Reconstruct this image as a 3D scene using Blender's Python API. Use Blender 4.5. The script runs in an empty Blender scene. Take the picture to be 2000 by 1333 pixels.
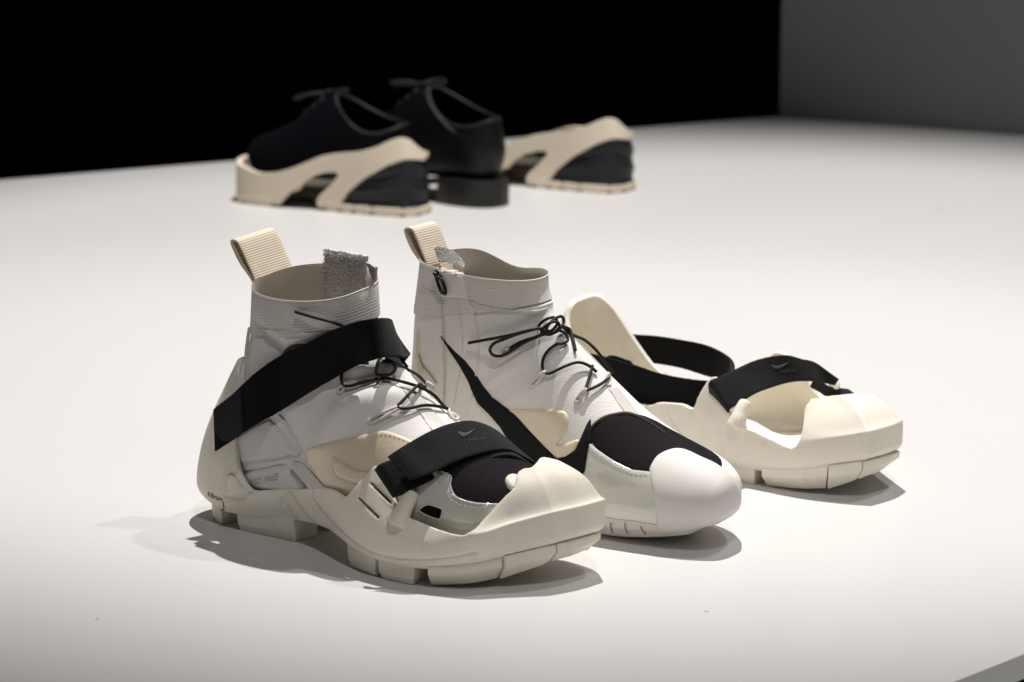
import bpy, bmesh, math, random
import numpy as np
from mathutils import Vector, Matrix
from mathutils.bvhtree import BVHTree
from mathutils.geometry import delaunay_2d_cdt

random.seed(4); np.random.seed(4)
scene = bpy.context.scene
COL = scene.collection

# ------------------------------------------------------------------ camera
FPX = 5270.0                                   # focal length in photo pixels (2000 wide)
PITCH = math.radians(12.4)
CAM = np.array([0.0, -1.88392, 0.57597])
FW = np.array([0, math.cos(PITCH), -math.sin(PITCH)]); RT = np.array([1.0, 0, 0]); UP = np.cross(RT, FW)
cam_d = bpy.data.cameras.new('camera'); cam = bpy.data.objects.new('camera', cam_d); COL.objects.link(cam)
cam.location = CAM; cam.rotation_euler = (math.pi/2 - PITCH, 0, 0)
cam_d.sensor_width = 36; cam_d.lens = 36*FPX/2000; cam_d.clip_start = .05; cam_d.clip_end = 60
cam_d.dof.use_dof = True; cam_d.dof.focus_distance = 1.98; cam_d.dof.aperture_fstop = 9
scene.camera = cam

# ------------------------------------------------------------------ light
world = bpy.data.worlds.new('World'); scene.world = world; world.use_nodes = True
bg = world.node_tree.nodes['Background']; bg.inputs[0].default_value = (.9, .93, 1, 1); bg.inputs[1].default_value = .045
def spot(name, loc, aim, watts, size, blend, radius, col):
    d = bpy.data.lights.new(name, 'SPOT'); o = bpy.data.objects.new(name, d); COL.objects.link(o)
    o.location = loc; d.energy = watts; d.spot_size = math.radians(size); d.spot_blend = blend
    d.shadow_soft_size = radius; d.color = col
    o.rotation_euler = (Vector(aim)-Vector(loc)).to_track_quat('-Z', 'Y').to_euler()
    return o
spot('gallery_spot', (.20, .95, 3.0), (.16, .97, 0), 500, 53, .6, .022, (1, .972, .945))
spot('gallery_spot', (.98, .42, 2.6), (.05, .30, 0), 66, 46, .7, .03, (1, .972, .945))
spot('gallery_spot', (.30, -1.35, 2.8), (.10, .40, 0), 76, 36, 1.0, .06, (1, .972, .945))
scene.view_settings.view_transform = 'Standard'; scene.view_settings.look = 'None'
scene.view_settings.exposure = 0.0; scene.view_settings.gamma = 1.0
scene.cycles.max_bounces = 8

# ------------------------------------------------------------------ frames
def ray(px, py):
    v = FW + RT*(px-1000)/FPX + UP*(666.5-py)/FPX
    return v/np.linalg.norm(v)
def ground(px, py, z=0.0):
    r = ray(px, py); return CAM + r*((z-CAM[2])/r[2])
class Frame:
    """a shoe's own axes: x towards its toe, y away from the camera, z up"""
    def __init__(s, ox, oy, yaw):
        s.o = np.array([ox, oy, 0.0]); a = math.radians(yaw); s.yaw = a
        s.R = np.array([[math.cos(a), math.sin(a), 0], [-math.sin(a), math.cos(a), 0], [0, 0, 1]])
        s.c = s.R.T@(CAM-s.o)
    def d(s, px, py): return s.R.T@ray(px, py)
    def ony(s, px, py, y):
        r = s.d(px, py); return s.c + r*((y-s.c[1])/r[1])
    def onx(s, px, py, x):
        r = s.d(px, py); return s.c + r*((x-s.c[0])/r[0])
    def onz(s, px, py, z):
        r = s.d(px, py); return s.c + r*((z-s.c[2])/r[2])

# ------------------------------------------------------------------ scene helpers
def thing(name, fr, label, cat, group=None):
    o = bpy.data.objects.new(name, None); COL.objects.link(o); o.empty_display_size = .02
    o.location = fr.o; o.rotation_euler = (0, 0, -fr.yaw)
    o['label'] = label; o['category'] = cat
    if group: o['group'] = group
    return o
def mesh_obj(name, verts, faces, mat, parent=None, smooth=True):
    me = bpy.data.meshes.new(name)
    me.from_pydata([tuple(map(float, v)) for v in verts], [], [tuple(map(int, f)) for f in faces])
    if smooth: me.polygons.foreach_set('use_smooth', [True]*len(me.polygons))
    me.materials.append(mat); me.update()
    o = bpy.data.objects.new(name, me); COL.objects.link(o)
    if parent is not None: o.parent = parent
    return o
def fix_normals(o):
    bm = bmesh.new(); bm.from_mesh(o.data); bmesh.ops.remove_doubles(bm, verts=bm.verts, dist=1e-6)
    bmesh.ops.recalc_face_normals(bm, faces=bm.faces); bm.to_mesh(o.data); bm.free(); o.data.update()
def bake(o):
    dg = bpy.context.evaluated_depsgraph_get(); dg.update()
    me = bpy.data.meshes.new_from_object(o.evaluated_get(dg)); old = o.data
    o.modifiers.clear(); o.data = me; me.name = o.name
    bpy.data.meshes.remove(old)
def auto_smooth(o, deg=40):
    me = o.data; bm = bmesh.new(); bm.from_mesh(me)
    for e in bm.edges: e.smooth = not (len(e.link_faces) == 2 and e.calc_face_angle(0) > math.radians(deg))
    bm.to_mesh(me); bm.free()
def solid(o, t, offset=-1, bevel=0, seg=2):
    m = o.modifiers.new('thickness', 'SOLIDIFY'); m.thickness = t; m.offset = offset; m.use_even_offset = False
    if bevel:
        b = o.modifiers.new('edge', 'BEVEL'); b.width = bevel; b.segments = seg; b.limit_method = 'ANGLE'; b.angle_limit = math.radians(50)
def cr(pts, n, closed=False, sharp=()):
    """Catmull-Rom through pts (rows), n samples per span"""
    P = np.asarray(pts, float); m = len(P); out = []
    spans = m if closed else m-1
    for i in range(spans):
        if closed:
            a, b, c, d = P[(i-1) % m], P[i], P[(i+1) % m], P[(i+2) % m]
            if i in sharp: a = 2*b-c
            if (i+1) % m in sharp: d = 2*c-b
        else:
            b, c = P[i], P[i+1]; a = P[i-1] if i and i not in sharp else 2*b-c; d = P[i+2] if i+2 < m and i+1 not in sharp else 2*c-b
        for k in range(n):
            t = k/n; out.append(.5*((2*b)+(c-a)*t+(2*a-5*b+4*c-d)*t*t+(3*b-a-3*c+d)*t**3))
    if not closed: out.append(P[-1])
    return np.array(out)
def resample(P, n):
    P = np.asarray(P, float); d = np.r_[0, np.cumsum(np.linalg.norm(np.diff(P, axis=0), axis=1))]
    s = np.linspace(0, d[-1], n); return np.stack([np.interp(s, d, P[:, k]) for k in range(P.shape[1])], 1)
def inside(poly, pts):
    poly = np.asarray(poly); x, y = pts[:, 0], pts[:, 1]; r = np.zeros(len(pts), bool); j = len(poly)-1
    for i in range(len(poly)):
        xi, yi = poly[i]; xj, yj = poly[j]
        if yi != yj:
            c = ((yi > y) != (yj > y)) & (x < (xj-xi)*(y-yi)/(yj-yi)+xi); r ^= c
        j = i
    return r
def tube(name, pts, rad, mat, parent=None, n=10, sm=6, closed=False, flat=1.0, cap=True):
    P = cr(pts, sm, closed) if sm > 1 else np.asarray(pts, float)
    m = len(P); V = []; F = []
    T = np.roll(P, -1, 0)-np.roll(P, 1, 0)
    if not closed: T[0] = P[1]-P[0]; T[-1] = P[-1]-P[-2]
    T /= np.linalg.norm(T, axis=1)[:, None]+1e-12
    nrm = np.cross(T[0], [0, 0, 1.0]);
    if np.linalg.norm(nrm) < .1: nrm = np.cross(T[0], [0, 1.0, 0])
    nrm /= np.linalg.norm(nrm)
    rr = np.full(m, rad) if np.isscalar(rad) else np.interp(np.linspace(0, 1, m), np.linspace(0, 1, len(rad)), rad)
    for i in range(m):
        nrm = nrm-T[i]*(nrm@T[i]); nrm /= np.linalg.norm(nrm); bi = np.cross(T[i], nrm)
        for k in range(n):
            a = 2*math.pi*k/n; V.append(P[i]+rr[i]*(nrm*math.cos(a)+bi*math.sin(a)*flat))
    R = m if closed else m-1
    for i in range(R):
        for k in range(n):
            a, b = i*n+k, i*n+(k+1) % n; c, d = ((i+1) % m)*n+(k+1) % n, ((i+1) % m)*n+k; F.append((a, b, c, d))
    if not closed and cap:
        F.append(tuple(range(n))[::-1]); F.append(tuple((m-1)*n+k for k in range(n)))
    return mesh_obj(name, V, F, mat, parent)
def ribbon(name, A, B, thick, mat, parent=None, sm=8, across=8, bevel=.0006, belly=0.0):
    """a strap between two edge curves A and B (same number of points)"""
    A = cr(A, sm); B = cr(B, sm); m = len(A); V = []; F = []
    for i in range(m):
        for k in range(across+1):
            t = k/across; V.append(A[i]*(1-t)+B[i]*t)
    for i in range(m-1):
        for k in range(across):
            a = i*(across+1)+k; F.append((a, a+1, a+across+2, a+across+1))
    o = mesh_obj(name, V, F, mat, parent)
    uv = o.data.uv_layers.new(name='UVMap')
    L = np.r_[0, np.cumsum(np.linalg.norm(np.diff((A+B)/2, axis=0), axis=1))]; W = np.mean(np.linalg.norm(A-B, axis=1))
    for lp in o.data.loops:
        i, k = divmod(lp.vertex_index, across+1); uv.data[lp.index].uv = (L[i], W*k/across)
    solid(o, thick, 0, bevel)
    return o

class Surf:
    """dense structured grid of a lofted surface, with ray hits in grid parameters"""
    def __init__(s, G, closed_v=False):
        s.G = G; s.nu, s.nv = G.shape[:2]; s.cv = closed_v; s.rebuild()
    def faces(s):
        F = []; nv = s.nv; m = nv if s.cv else nv-1
        for i in range(s.nu-1):
            for j in range(m): F.append((i*nv+j, i*nv+(j+1) % nv, (i+1)*nv+(j+1) % nv, (i+1)*nv+j))
        return F
    def rebuild(s):
        G = s.G
        du = np.gradient(G, axis=0)
        if s.cv: dv = (np.roll(G, -1, 1)-np.roll(G, 1, 1))/2
        else: dv = np.gradient(G, axis=1)
        N = np.cross(du, dv); l = np.linalg.norm(N, axis=2, keepdims=True); N = N/np.maximum(l, 1e-12)
        c = G.reshape(-1, 3).mean(0)
        if np.sum(N*(G-c)) < 0: N = -N
        s.N = N; s.F = s.faces()
        s.tree = BVHTree.FromPolygons([Vector(v) for v in G.reshape(-1, 3)], s.F)
    def dent(s, pts, r, h):
        """push the surface by h along its normal round a polyline"""
        P = np.asarray(pts, float); X = s.G.reshape(-1, 3); best = np.full(len(X), 1e9)
        for i in range(max(1, len(P)-1)):
            a = P[i]; b = P[min(i+1, len(P)-1)]; ab = b-a; t = np.clip(((X-a)@ab)/max(ab@ab, 1e-12), 0, 1)
            best = np.minimum(best, np.linalg.norm(X-a-t[:, None]*ab, axis=1))
        s.G = s.G+(s.N.reshape(-1, 3)*(h*np.exp(-best**2/(2*r*r)))[:, None]).reshape(s.G.shape)
    def at(s, u, v):
        i = int(np.clip(u, 0, s.nu-1.001)); fu = np.clip(u-i, 0, 1)
        if s.cv: v = v % s.nv; j = int(v); fv = v-j; j2 = (j+1) % s.nv
        else: j = int(np.clip(v, 0, s.nv-1.001)); fv = np.clip(v-j, 0, 1); j2 = j+1
        f = lambda A: (A[i, j]*(1-fu)*(1-fv)+A[i+1, j]*fu*(1-fv)+A[i, j2]*(1-fu)*fv+A[i+1, j2]*fu*fv)
        n = f(s.N); return f(s.G), n/max(np.linalg.norm(n), 1e-9)
    def hit(s, fr, px, py):
        r = s.tree.ray_cast(Vector(fr.c), Vector(fr.d(px, py)))
        if r[0] is None: return None
        i, j = divmod(r[2], s.nv if s.cv else s.nv-1); p = np.array(r[0])
        a = s.G[i, j]; j2 = (j+1) % s.nv; eu = s.G[i+1, j]-a; ev = s.G[i, j2]-a; d = p-a
        M = np.array([[eu@eu, eu@ev], [eu@ev, ev@ev]]); q = np.linalg.lstsq(M, np.array([d@eu, d@ev]), rcond=None)[0]
        u, v = i+np.clip(q[0], 0, 1), j+np.clip(q[1], 0, 1)
        return p, s.at(u, v)[1], u, v
    def lift(s, fr, px, py, h=0.0):
        r = s.hit(fr, px, py)
        if r is None: raise ValueError('no hit %s %s' % (px, py))
        return r[0]+r[1]*h

def patch(name, surf, fr, poly, mat, parent, thick=.0012, step=5.0, bev=2.5, smooth=True, holes=(), sink=.0006, curve=6):
    """a panel lying on surf: outline given as seen from the camera, thickness along the surface normal"""
    P = cr(poly, curve, True) if smooth else np.asarray(poly, float)
    per = np.linalg.norm(np.diff(np.r_[P, P[:1]], axis=0), axis=1).sum()
    Q = resample(np.r_[P, P[:1]], max(12, int(per/step)))[:-1]
    if not smooth:   # keep the corners
        Q = []
        for i in range(len(P)):
            a, b = P[i], P[(i+1) % len(P)]; n = max(1, int(np.linalg.norm(b-a)/step))
            Q += [a+(b-a)*k/n for k in range(n)]
        Q = np.array(Q)
    area = .5*np.sum(Q[:, 0]*np.roll(Q[:, 1], -1)-np.roll(Q[:, 0], -1)*Q[:, 1])
    if area < 0: Q = Q[::-1]
    T = np.roll(Q, -1, 0)-np.roll(Q, 1, 0); T /= np.linalg.norm(T, axis=1)[:, None]+1e-9
    inn = Q+np.stack([-T[:, 1], T[:, 0]], 1)*bev
    inn = inn[inside(Q, inn)]
    x0, y0 = Q.min(0); x1, y1 = Q.max(0)
    gx, gy = np.meshgrid(np.arange(x0, x1, step), np.arange(y0, y1, step)); g = np.stack([gx.ravel(), gy.ravel()], 1)
    g = g[inside(Q, g)]
    if len(g):
        dm = np.min(np.linalg.norm(g[:, None]-Q[None], axis=2), axis=1); g = g[dm > bev+step*.45]
    H = [resample(np.r_[h_, h_[:1]], max(10, int(np.linalg.norm(np.diff(np.r_[h_, h_[:1]], axis=0), axis=1).sum()/3)))[:-1] for h_ in [cr(h, 6, True) for h in holes]]
    for h in H:
        g = g[~inside(h, g)]
        if len(g): g = g[np.min(np.linalg.norm(g[:, None]-h[None], axis=2), axis=1) > 2]
    pts = np.r_[Q, inn, g]
    edges = [(i, (i+1) % len(Q)) for i in range(len(Q))]
    for h in H:
        k = len(pts); pts = np.r_[pts, h]; edges += [(k+i, k+(i+1) % len(h)) for i in range(len(h))]
    vs, es, fs, *_ = delaunay_2d_cdt([Vector(p) for p in pts], edges, [], 0, 1e-5)
    vs = np.array([tuple(v) for v in vs]); tri = np.array([f for f in fs if len(f) == 3])
    c = vs[tri].mean(1); keep = inside(Q, c)
    for h in H: keep &= ~inside(h, c)
    tri = tri[keep]
    dmin = np.min(np.linalg.norm(vs[:, None]-Q[None], axis=2), axis=1); bnd = dmin < .05
    pos = []; last = None; ctr = Q.mean(0)
    for k, p in enumerate(vs):
        r = None; q = p.copy()
        for it in range(220):
            r = surf.hit(fr, *q)
            if r: break
            q = q+(ctr-q)*.008
        if r is None: pos.append((None, None)); continue
        pos.append((r[0], r[1]))
    V = []; ids = {}
    for k, (p, n) in enumerate(pos):
        if p is None: V.append((0, 0, 0)); continue
        V.append(p+n*(thick*(.45 if bnd[k] else 1.0)))
    F = [tuple(t) for t in tri]
    ok = [pos[k][0] is not None for k in range(len(pos))]
    F = [f for f in F if all(ok[i] for i in f)]
    cnt = {}
    for f in F:
        for i in range(3):
            e = (f[i], f[(i+1) % 3]); cnt[tuple(sorted(e))] = cnt.get(tuple(sorted(e)), 0)+1
    for f in list(F):
        for i in range(3):
            e = (f[i], f[(i+1) % 3])
            if cnt[tuple(sorted(e))] == 1:
                q = []
                for w in e:
                    if w not in ids: ids[w] = len(V); V.append(pos[w][0]-pos[w][1]*sink)
                    q.append(ids[w])
                F.append((e[1], e[0], q[0], q[1]))
    used = sorted({i for f in F for i in f}); mp = {k: i for i, k in enumerate(used)}
    return mesh_obj(name, [V[k] for k in used], [tuple(mp[i] for i in f) for f in F], mat, parent)

def on(surf, fr, px, py, h=0.0, ctr=None):
    """point h above the surface under a pixel; just past the outline it keeps the depth of the nearest surface"""
    r = surf.hit(fr, px, py)
    if r: return r[0]+r[1]*h
    c = np.array(ctr if ctr is not None else surf.ctr); q = np.array([px, py], float)
    for it in range(120):
        q = q+(c-q)*.01; r = surf.hit(fr, *q)
        if r: break
    d = np.linalg.norm(r[0]+r[1]*h-fr.c); return fr.c+fr.d(px, py)*d
def lace(name, surf, fr, pts, parent, mat=None, rad=.0012, h=.002, sm=6):
    P = [on(surf, fr, p[0], p[1], p[2] if len(p) > 2 else h) for p in pts]
    return tube(name, P, rad, mat or M['lace'], parent, 10, sm)
def surf_line(surf, fr, pts, h, n=8):
    P = cr(pts, n); out = []
    for p in P:
        r = surf.hit(fr, *p)
        if r: out.append(r[0]+r[1]*h)
    return np.array(out)
def stitches(name, surf, fr, pts, mat, parent, h=.0014, length=.0022, gap=.0014, rad=.00022):
    """a row of sewn stitches along a line on the surface"""
    L = surf_line(surf, fr, pts, h, 14); d = np.r_[0, np.cumsum(np.linalg.norm(np.diff(L, axis=0), axis=1))]
    V = []; F = []; s = 0
    while s+length < d[-1]:
        a = np.array([np.interp(s, d, L[:, k]) for k in range(3)]); b = np.array([np.interp(s+length, d, L[:, k]) for k in range(3)])
        t = (b-a)/np.linalg.norm(b-a); u = np.cross(t, [.3, -.8, .5]); u /= np.linalg.norm(u); w = np.cross(t, u)
        k0 = len(V)
        for q, r_ in ((a, .5), (a*.75+b*.25, 1), (a*.25+b*.75, 1), (b, .5)):
            for k in range(4):
                an = k*math.pi/2; V.append(q+(u*math.cos(an)+w*math.sin(an))*rad*r_)
        for i in range(3):
            for k in range(4): F.append((k0+i*4+k, k0+i*4+(k+1) % 4, k0+i*4+4+(k+1) % 4, k0+i*4+4+k))
        s += length+gap
    o = mesh_obj(name, V, F, mat, parent); o['kind'] = 'stuff'; return o

# ------------------------------------------------------------------ materials
def pm(name, col, rough=.6, spec=.3, bump=(), vary=.06, vscale=60, sheen=0, sss=0, trans=0, metal=0, stain=None, coat=0, alpha=1):
    m = bpy.data.materials.new(name); m.use_nodes = True; nt = m.node_tree; N = nt.nodes; L = nt.links
    b = N['Principled BSDF']; b.inputs['Roughness'].default_value = rough; b.inputs['Specular IOR Level'].default_value = spec
    b.inputs['Metallic'].default_value = metal; b.inputs['Sheen Weight'].default_value = sheen; b.inputs['Sheen Roughness'].default_value = .5
    b.inputs['Coat Weight'].default_value = coat; b.inputs['Coat Roughness'].default_value = .12; b.inputs['Alpha'].default_value = alpha
    if sss:
        b.inputs['Subsurface Weight'].default_value = sss; b.inputs['Subsurface Radius'].default_value = (1, .7, .45); b.inputs['Subsurface Scale'].default_value = .006
    b.inputs['Transmission Weight'].default_value = trans
    tc = N.new('ShaderNodeTexCoord')
    nz = N.new('ShaderNodeTexNoise'); nz.inputs['Scale'].default_value = vscale; nz.inputs['Detail'].default_value = 6; L.new(tc.outputs['Object'], nz.inputs['Vector'])
    mx = N.new('ShaderNodeMix'); mx.data_type = 'RGBA'
    mx.inputs[6].default_value = (*[c*(1-vary) for c in col], 1); mx.inputs[7].default_value = (*[min(1, c*(1+vary)) for c in col], 1)
    L.new(nz.outputs['Fac'], mx.inputs[0]); out = mx.outputs[2]
    if stain:
        s2 = N.new('ShaderNodeTexNoise'); s2.inputs['Scale'].default_value = stain[1]; s2.inputs['Detail'].default_value = 8; s2.inputs['Roughness'].default_value = .7
        L.new(tc.outputs['Object'], s2.inputs['Vector'])
        rp = N.new('ShaderNodeMapRange'); rp.inputs[1].default_value = .56; rp.inputs[2].default_value = .78; rp.inputs[4].default_value = stain[2]; L.new(s2.outputs['Fac'], rp.inputs[0])
        m2 = N.new('ShaderNodeMix'); m2.data_type = 'RGBA'; m2.inputs[7].default_value = (*stain[0], 1); L.new(out, m2.inputs[6]); L.new(rp.outputs[0], m2.inputs[0]); out = m2.outputs[2]
    L.new(out, b.inputs['Base Color'])
    prev = None
    for kind, sc, dist, *rot in bump:
        if kind == 'noise':
            t = N.new('ShaderNodeTexNoise'); t.inputs['Scale'].default_value = sc; t.inputs['Detail'].default_value = 5; h = t.outputs['Fac']; vec = t
            L.new(tc.outputs['Object'], t.inputs['Vector'])
        elif kind == 'voronoi':
            t = N.new('ShaderNodeTexVoronoi'); t.inputs['Scale'].default_value = sc; h = t.outputs['Distance']; L.new(tc.outputs['Object'], t.inputs['Vector'])
        elif kind == 'weave':       # two crossed thread directions
            mp = N.new('ShaderNodeMapping'); mp.inputs['Rotation'].default_value = rot[0] if rot else (0, 0, .6); L.new(tc.outputs['Object'], mp.inputs['Vector'])
            ws = []
            for ax in ('X', 'Z'):
                w = N.new('ShaderNodeTexWave'); w.bands_direction = ax; w.inputs['Scale'].default_value = sc; w.inputs['Distortion'].default_value = .4; L.new(mp.outputs[0], w.inputs['Vector']); ws.append(w)
            mu = N.new('ShaderNodeMath'); mu.operation = 'MULTIPLY'; L.new(ws[0].outputs['Fac'], mu.inputs[0]); L.new(ws[1].outputs['Fac'], mu.inputs[1]); h = mu.outputs[0]
        elif kind == 'rib':         # ribs along one object axis
            w = N.new('ShaderNodeTexWave'); w.bands_direction = rot[0]; w.inputs['Scale'].default_value = sc; w.inputs['Distortion'].default_value = .25; L.new(tc.outputs['Object'], w.inputs['Vector']); h = w.outputs['Fac']
        elif kind == 'uvrib':
            w = N.new('ShaderNodeTexWave'); w.bands_direction = rot[0]; w.inputs['Scale'].default_value = sc; w.inputs['Distortion'].default_value = .2; L.new(tc.outputs['UV'], w.inputs['Vector']); h = w.outputs['Fac']
        bp = N.new('ShaderNodeBump'); bp.inputs['Strength'].default_value = 1; bp.inputs['Distance'].default_value = dist
        L.new(h, bp.inputs['Height'])
        if prev: L.new(prev, bp.inputs['Normal'])
        prev = bp.outputs[0]
    if prev: L.new(prev, b.inputs['Normal'])
    return m
M = {}
M['table'] = pm('white_laminate', (.635, .624, .614), .42, .35, [('noise', 900, .00002)], .02, 4, stain=((.55, .53, .50), 190, .0))
M['table_side'] = pm('lit_edge_white', (.80, .79, .75), .5, .3)  # paler than the top, so the edge looks lit
M['dark_wall'] = pm('dark_room_black', (.0035, .003, .003), .95, .05)  # near-black colour stands in for the darkness of the unlit room
M['brown_wall'] = pm('dark_brown_panel', (.010, .007, .003), .9, .05)
M['grey_wall'] = pm('grey_painted_wall', (.24, .245, .25), .85, .15, [('noise', 240, .0002)], .03, 3)
M['rubber'] = pm('cream_foam_rubber', (.855, .805, .70), .55, .28, [('noise', 1500, .00006), ('noise', 130, .00012)], .05, 45, sss=.12, stain=((.58, .51, .39), 70, .45))
M['fabric'] = pm('off_white_neoprene', (.835, .80, .76), .72, .2, [('weave', 230, .00005), ('noise', 90, .0002)], .05, 40, sheen=.15)
M['fabric_mesh'] = pm('white_woven_mesh', (.845, .81, .775), .7, .2, [('weave', 165, .00008, (0, .3, .8)), ('noise', 90, .0002)], .05, 40)
M['rib'] = pm('ribbed_elastic', (.74, .70, .65), .75, .2, (), .05, 90, sheen=.15)
M['lining'] = pm('beige_lining', (.50, .45, .38), .85, .15, [('noise', 600, .0002)], .06, 60)
M['tape'] = pm('beige_webbing', (.72, .62, .48), .75, .2, [('uvrib', 165, .00016, 'X'), ('uvrib', 300, .00008, 'Y')], .06, 200)
M['loop_pile'] = pm('grey_loop_pile', (.80, .76, .75), .95, .1, [('voronoi', 900, .0004), ('noise', 700, .0004)], .25, 700)
M['loop_back'] = pm('pale_grey_backing', (.52, .50, .49), .85, .15, [('noise', 800, .0003)], .08, 300)
M['film'] = pm('amber_translucent_film', (.80, .69, .52), .26, .5, [('noise', 40, .0006)], .05, 30, sss=.5, coat=.3)
M['film_grey'] = pm('milky_translucent_film', (.66, .65, .595), .08, .5, [('noise', 45, .0006)], .06, 25, sss=.35, coat=.5)
M['mesh_black'] = pm('black_knit_mesh', (.014, .010, .013), .85, .15, [('weave', 330, .0005, (0, .15, .55))], .3, 800)
M['black_web'] = pm('black_webbing', (.009, .009, .010), .75, .2, [('uvrib', 150, .00007, 'X'), ('uvrib', 210, .00004, 'Y'), ('noise', 300, .0003)], .3, 500, sheen=.08)
M['black_felt'] = pm('black_loop_strap', (.006, .006, .007), .95, .1, [('uvrib', 130, .00009, 'X'), ('noise', 420, .0004)], .3, 700, sheen=.08)
M['swoosh'] = pm('black_knit_overlay', (.010, .011, .012), .8, .2, [('noise', 1200, .0002)], .15, 600)
M['grey_print'] = pm('dark_grey_print', (.062, .062, .066), .5, .3)
M['lace'] = pm('black_round_lace', (.012, .008, .007), .55, .35, [('noise', 1800, .0002)], .2, 900)
M['cord'] = pm('white_lace_loop', (.72, .69, .64), .6, .3)
M['thread'] = pm('pale_thread', (.74, .72, .66), .7, .2)
M['thread_tan'] = pm('tan_thread', (.60, .50, .38), .8, .2)
M['midsole'] = pm('white_foam_midsole', (.72, .665, .63), .6, .25, [('noise', 900, .00008)], .04, 60)
M['heel_foam'] = pm('pale_grey_foam', (.72, .69, .67), .62, .25, [('noise', 1100, .0001)], .05, 60)
M['toe_leather'] = pm('white_toe_leather', (.76, .72, .68), .6, .3, [('noise', 420, .00006), ('noise', 70, .0003)], .05, 40)
M['emboss'] = pm('embossed_foam', (.60, .57, .55), .62, .25)
M['groove'] = pm('groove_shade_and_seam', (.30, .265, .20), .7, .2)
M['white_tape'] = pm('glossy_throat_tape', (.70, .665, .61), .38, .4, [('noise', 300, .0001)], .03, 40)
M['metal'] = pm('black_zip_metal', (.035, .04, .038), .25, .6, metal=.85)
M['dark_inside'] = pm('dark_cutout', (.012, .010, .008), .9, .1)
M['ochre_print'] = pm('ochre_moulded_print', (.25, .205, .09), .7, .2, (), .4, 900)
M['beige_sole'] = pm('sand_rubber', (.74, .64, .51), .6, .22, [('noise', 500, .0002)], .06, 30)
M['grey_sole'] = pm('grey_rubber', (.30, .29, .25), .7, .2)
M['black_rubber'] = pm('black_rubber', (.009, .0105, .0125), .5, .35, [('noise', 300, .0002)], .1, 40)
M['suede'] = pm('black_suede', (.003, .003, .0048), .97, .05, [('noise', 900, .0004)], .2, 300)
M['leather'] = pm('black_leather', (.0028, .0028, .0032), .42, .3, [('noise', 220, .0003)], .15, 100)
M['rim_leather'] = pm('highlight_leather', (.011, .0125, .014), .55, .3)  # lighter tone paints a highlight along the toplines; the bows share it
M['welt'] = pm('black_heel_stack', (.013, .0125, .0115), .4, .4, [('noise', 300, .0003)], .15, 60)

# ------------------------------------------------------------------ table and walls
def setting(name, verts, faces, mat):
    o = mesh_obj(name, verts, faces, mat, smooth=False); o['kind'] = 'structure'; return o
def prism(name, outline, z0, z1, mat, side=None, structure=True):
    n = len(outline); V = [(x, y, z0) for x, y in outline]+[(x, y, z1) for x, y in outline]
    F = [tuple(range(n))[::-1], tuple(range(n, 2*n))]+[(i, (i+1) % n, n+(i+1) % n, n+i) for i in range(n)]
    o = mesh_obj(name, V, F, mat, smooth=False)
    if side is not None:
        o.data.materials.append(side)
        for p in o.data.polygons:
            if abs(p.normal.z) < .5: p.material_index = 1
    if structure: o['kind'] = 'structure'
    return o
ga, gb = ground(0, 352), ground(1520, 228); gc, gd = ground(1520, 228), ground(2000, 265)
fa, fb = ground(1862, 1333), ground(2000, 1278)
du = (gb-ga)/np.linalg.norm(gb-ga); dw = (gd-gc)/np.linalg.norm(gd-gc); df = (fb-fa)/np.linalg.norm(fb-fa)
p_back = ga-du*1.2; p_cor = gb; p_wall = gc+dw*2.2; p_f0 = fa-df*1.1; p_f1 = fb+df*1.7
tab = prism('display_table', [tuple(p[:2]) for p in (p_f0, p_f1, p_wall, p_cor, p_back)], -.0135, 0, M['table'], M['table_side'])
nf = np.array([df[1], -df[0], 0])
for k in (0, 1): tab.data.vertices[k].co += Vector(nf*.006)      # front edge slopes outwards to catch the overhead light
def wall(name, a, b, z0, z1, t, mat, n):
    q = n*t; return prism(name, [tuple(a[:2]), tuple(b[:2]), tuple((b+q)[:2]), tuple((a+q)[:2])], z0, z1, mat)
nb = np.array([-dw[1], dw[0], 0]);  nb = nb if nb[1] > 0 else -nb
wall('wall_right', gc+nb*.004, gc+dw*3+nb*.004, -.5, 3.2, .1, M['grey_wall'], nb)
nk = np.array([-du[1], du[0], 0]); nk = nk if nk[1] > 0 else -nk
s0, s1 = gb+nk*.5, gb+nk*.5
wall('wall_back', ga-du*4+nk*1.2, gb+du*1.2+nk*1.2, -.9, 3.2, .1, M['dark_wall'], nk)
def on_line(px, a, d):      # where the sight line through a photo column meets a vertical wall, in plan
    r = ray(px, 200)[:2]; M2 = np.array([[r[0], -d[0]], [r[1], -d[1]]]); t = np.linalg.solve(M2, (a-CAM)[:2]); return CAM[:2]+r*t[0]
pa = on_line(1395, ga+nk*1.1, du); pb = on_line(1560, ga+nk*1.1, du)
wall('wall_panel', np.r_[pa, 0], np.r_[pb, 0], -.9, 3.2, .05, M['brown_wall'], nk)
setting('floor', [(-6, -3, -.9), (6, -3, -.9), (6, 8, -.9), (-6, 8, -.9)], [(0, 1, 2, 3)], M['dark_wall'])

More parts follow.
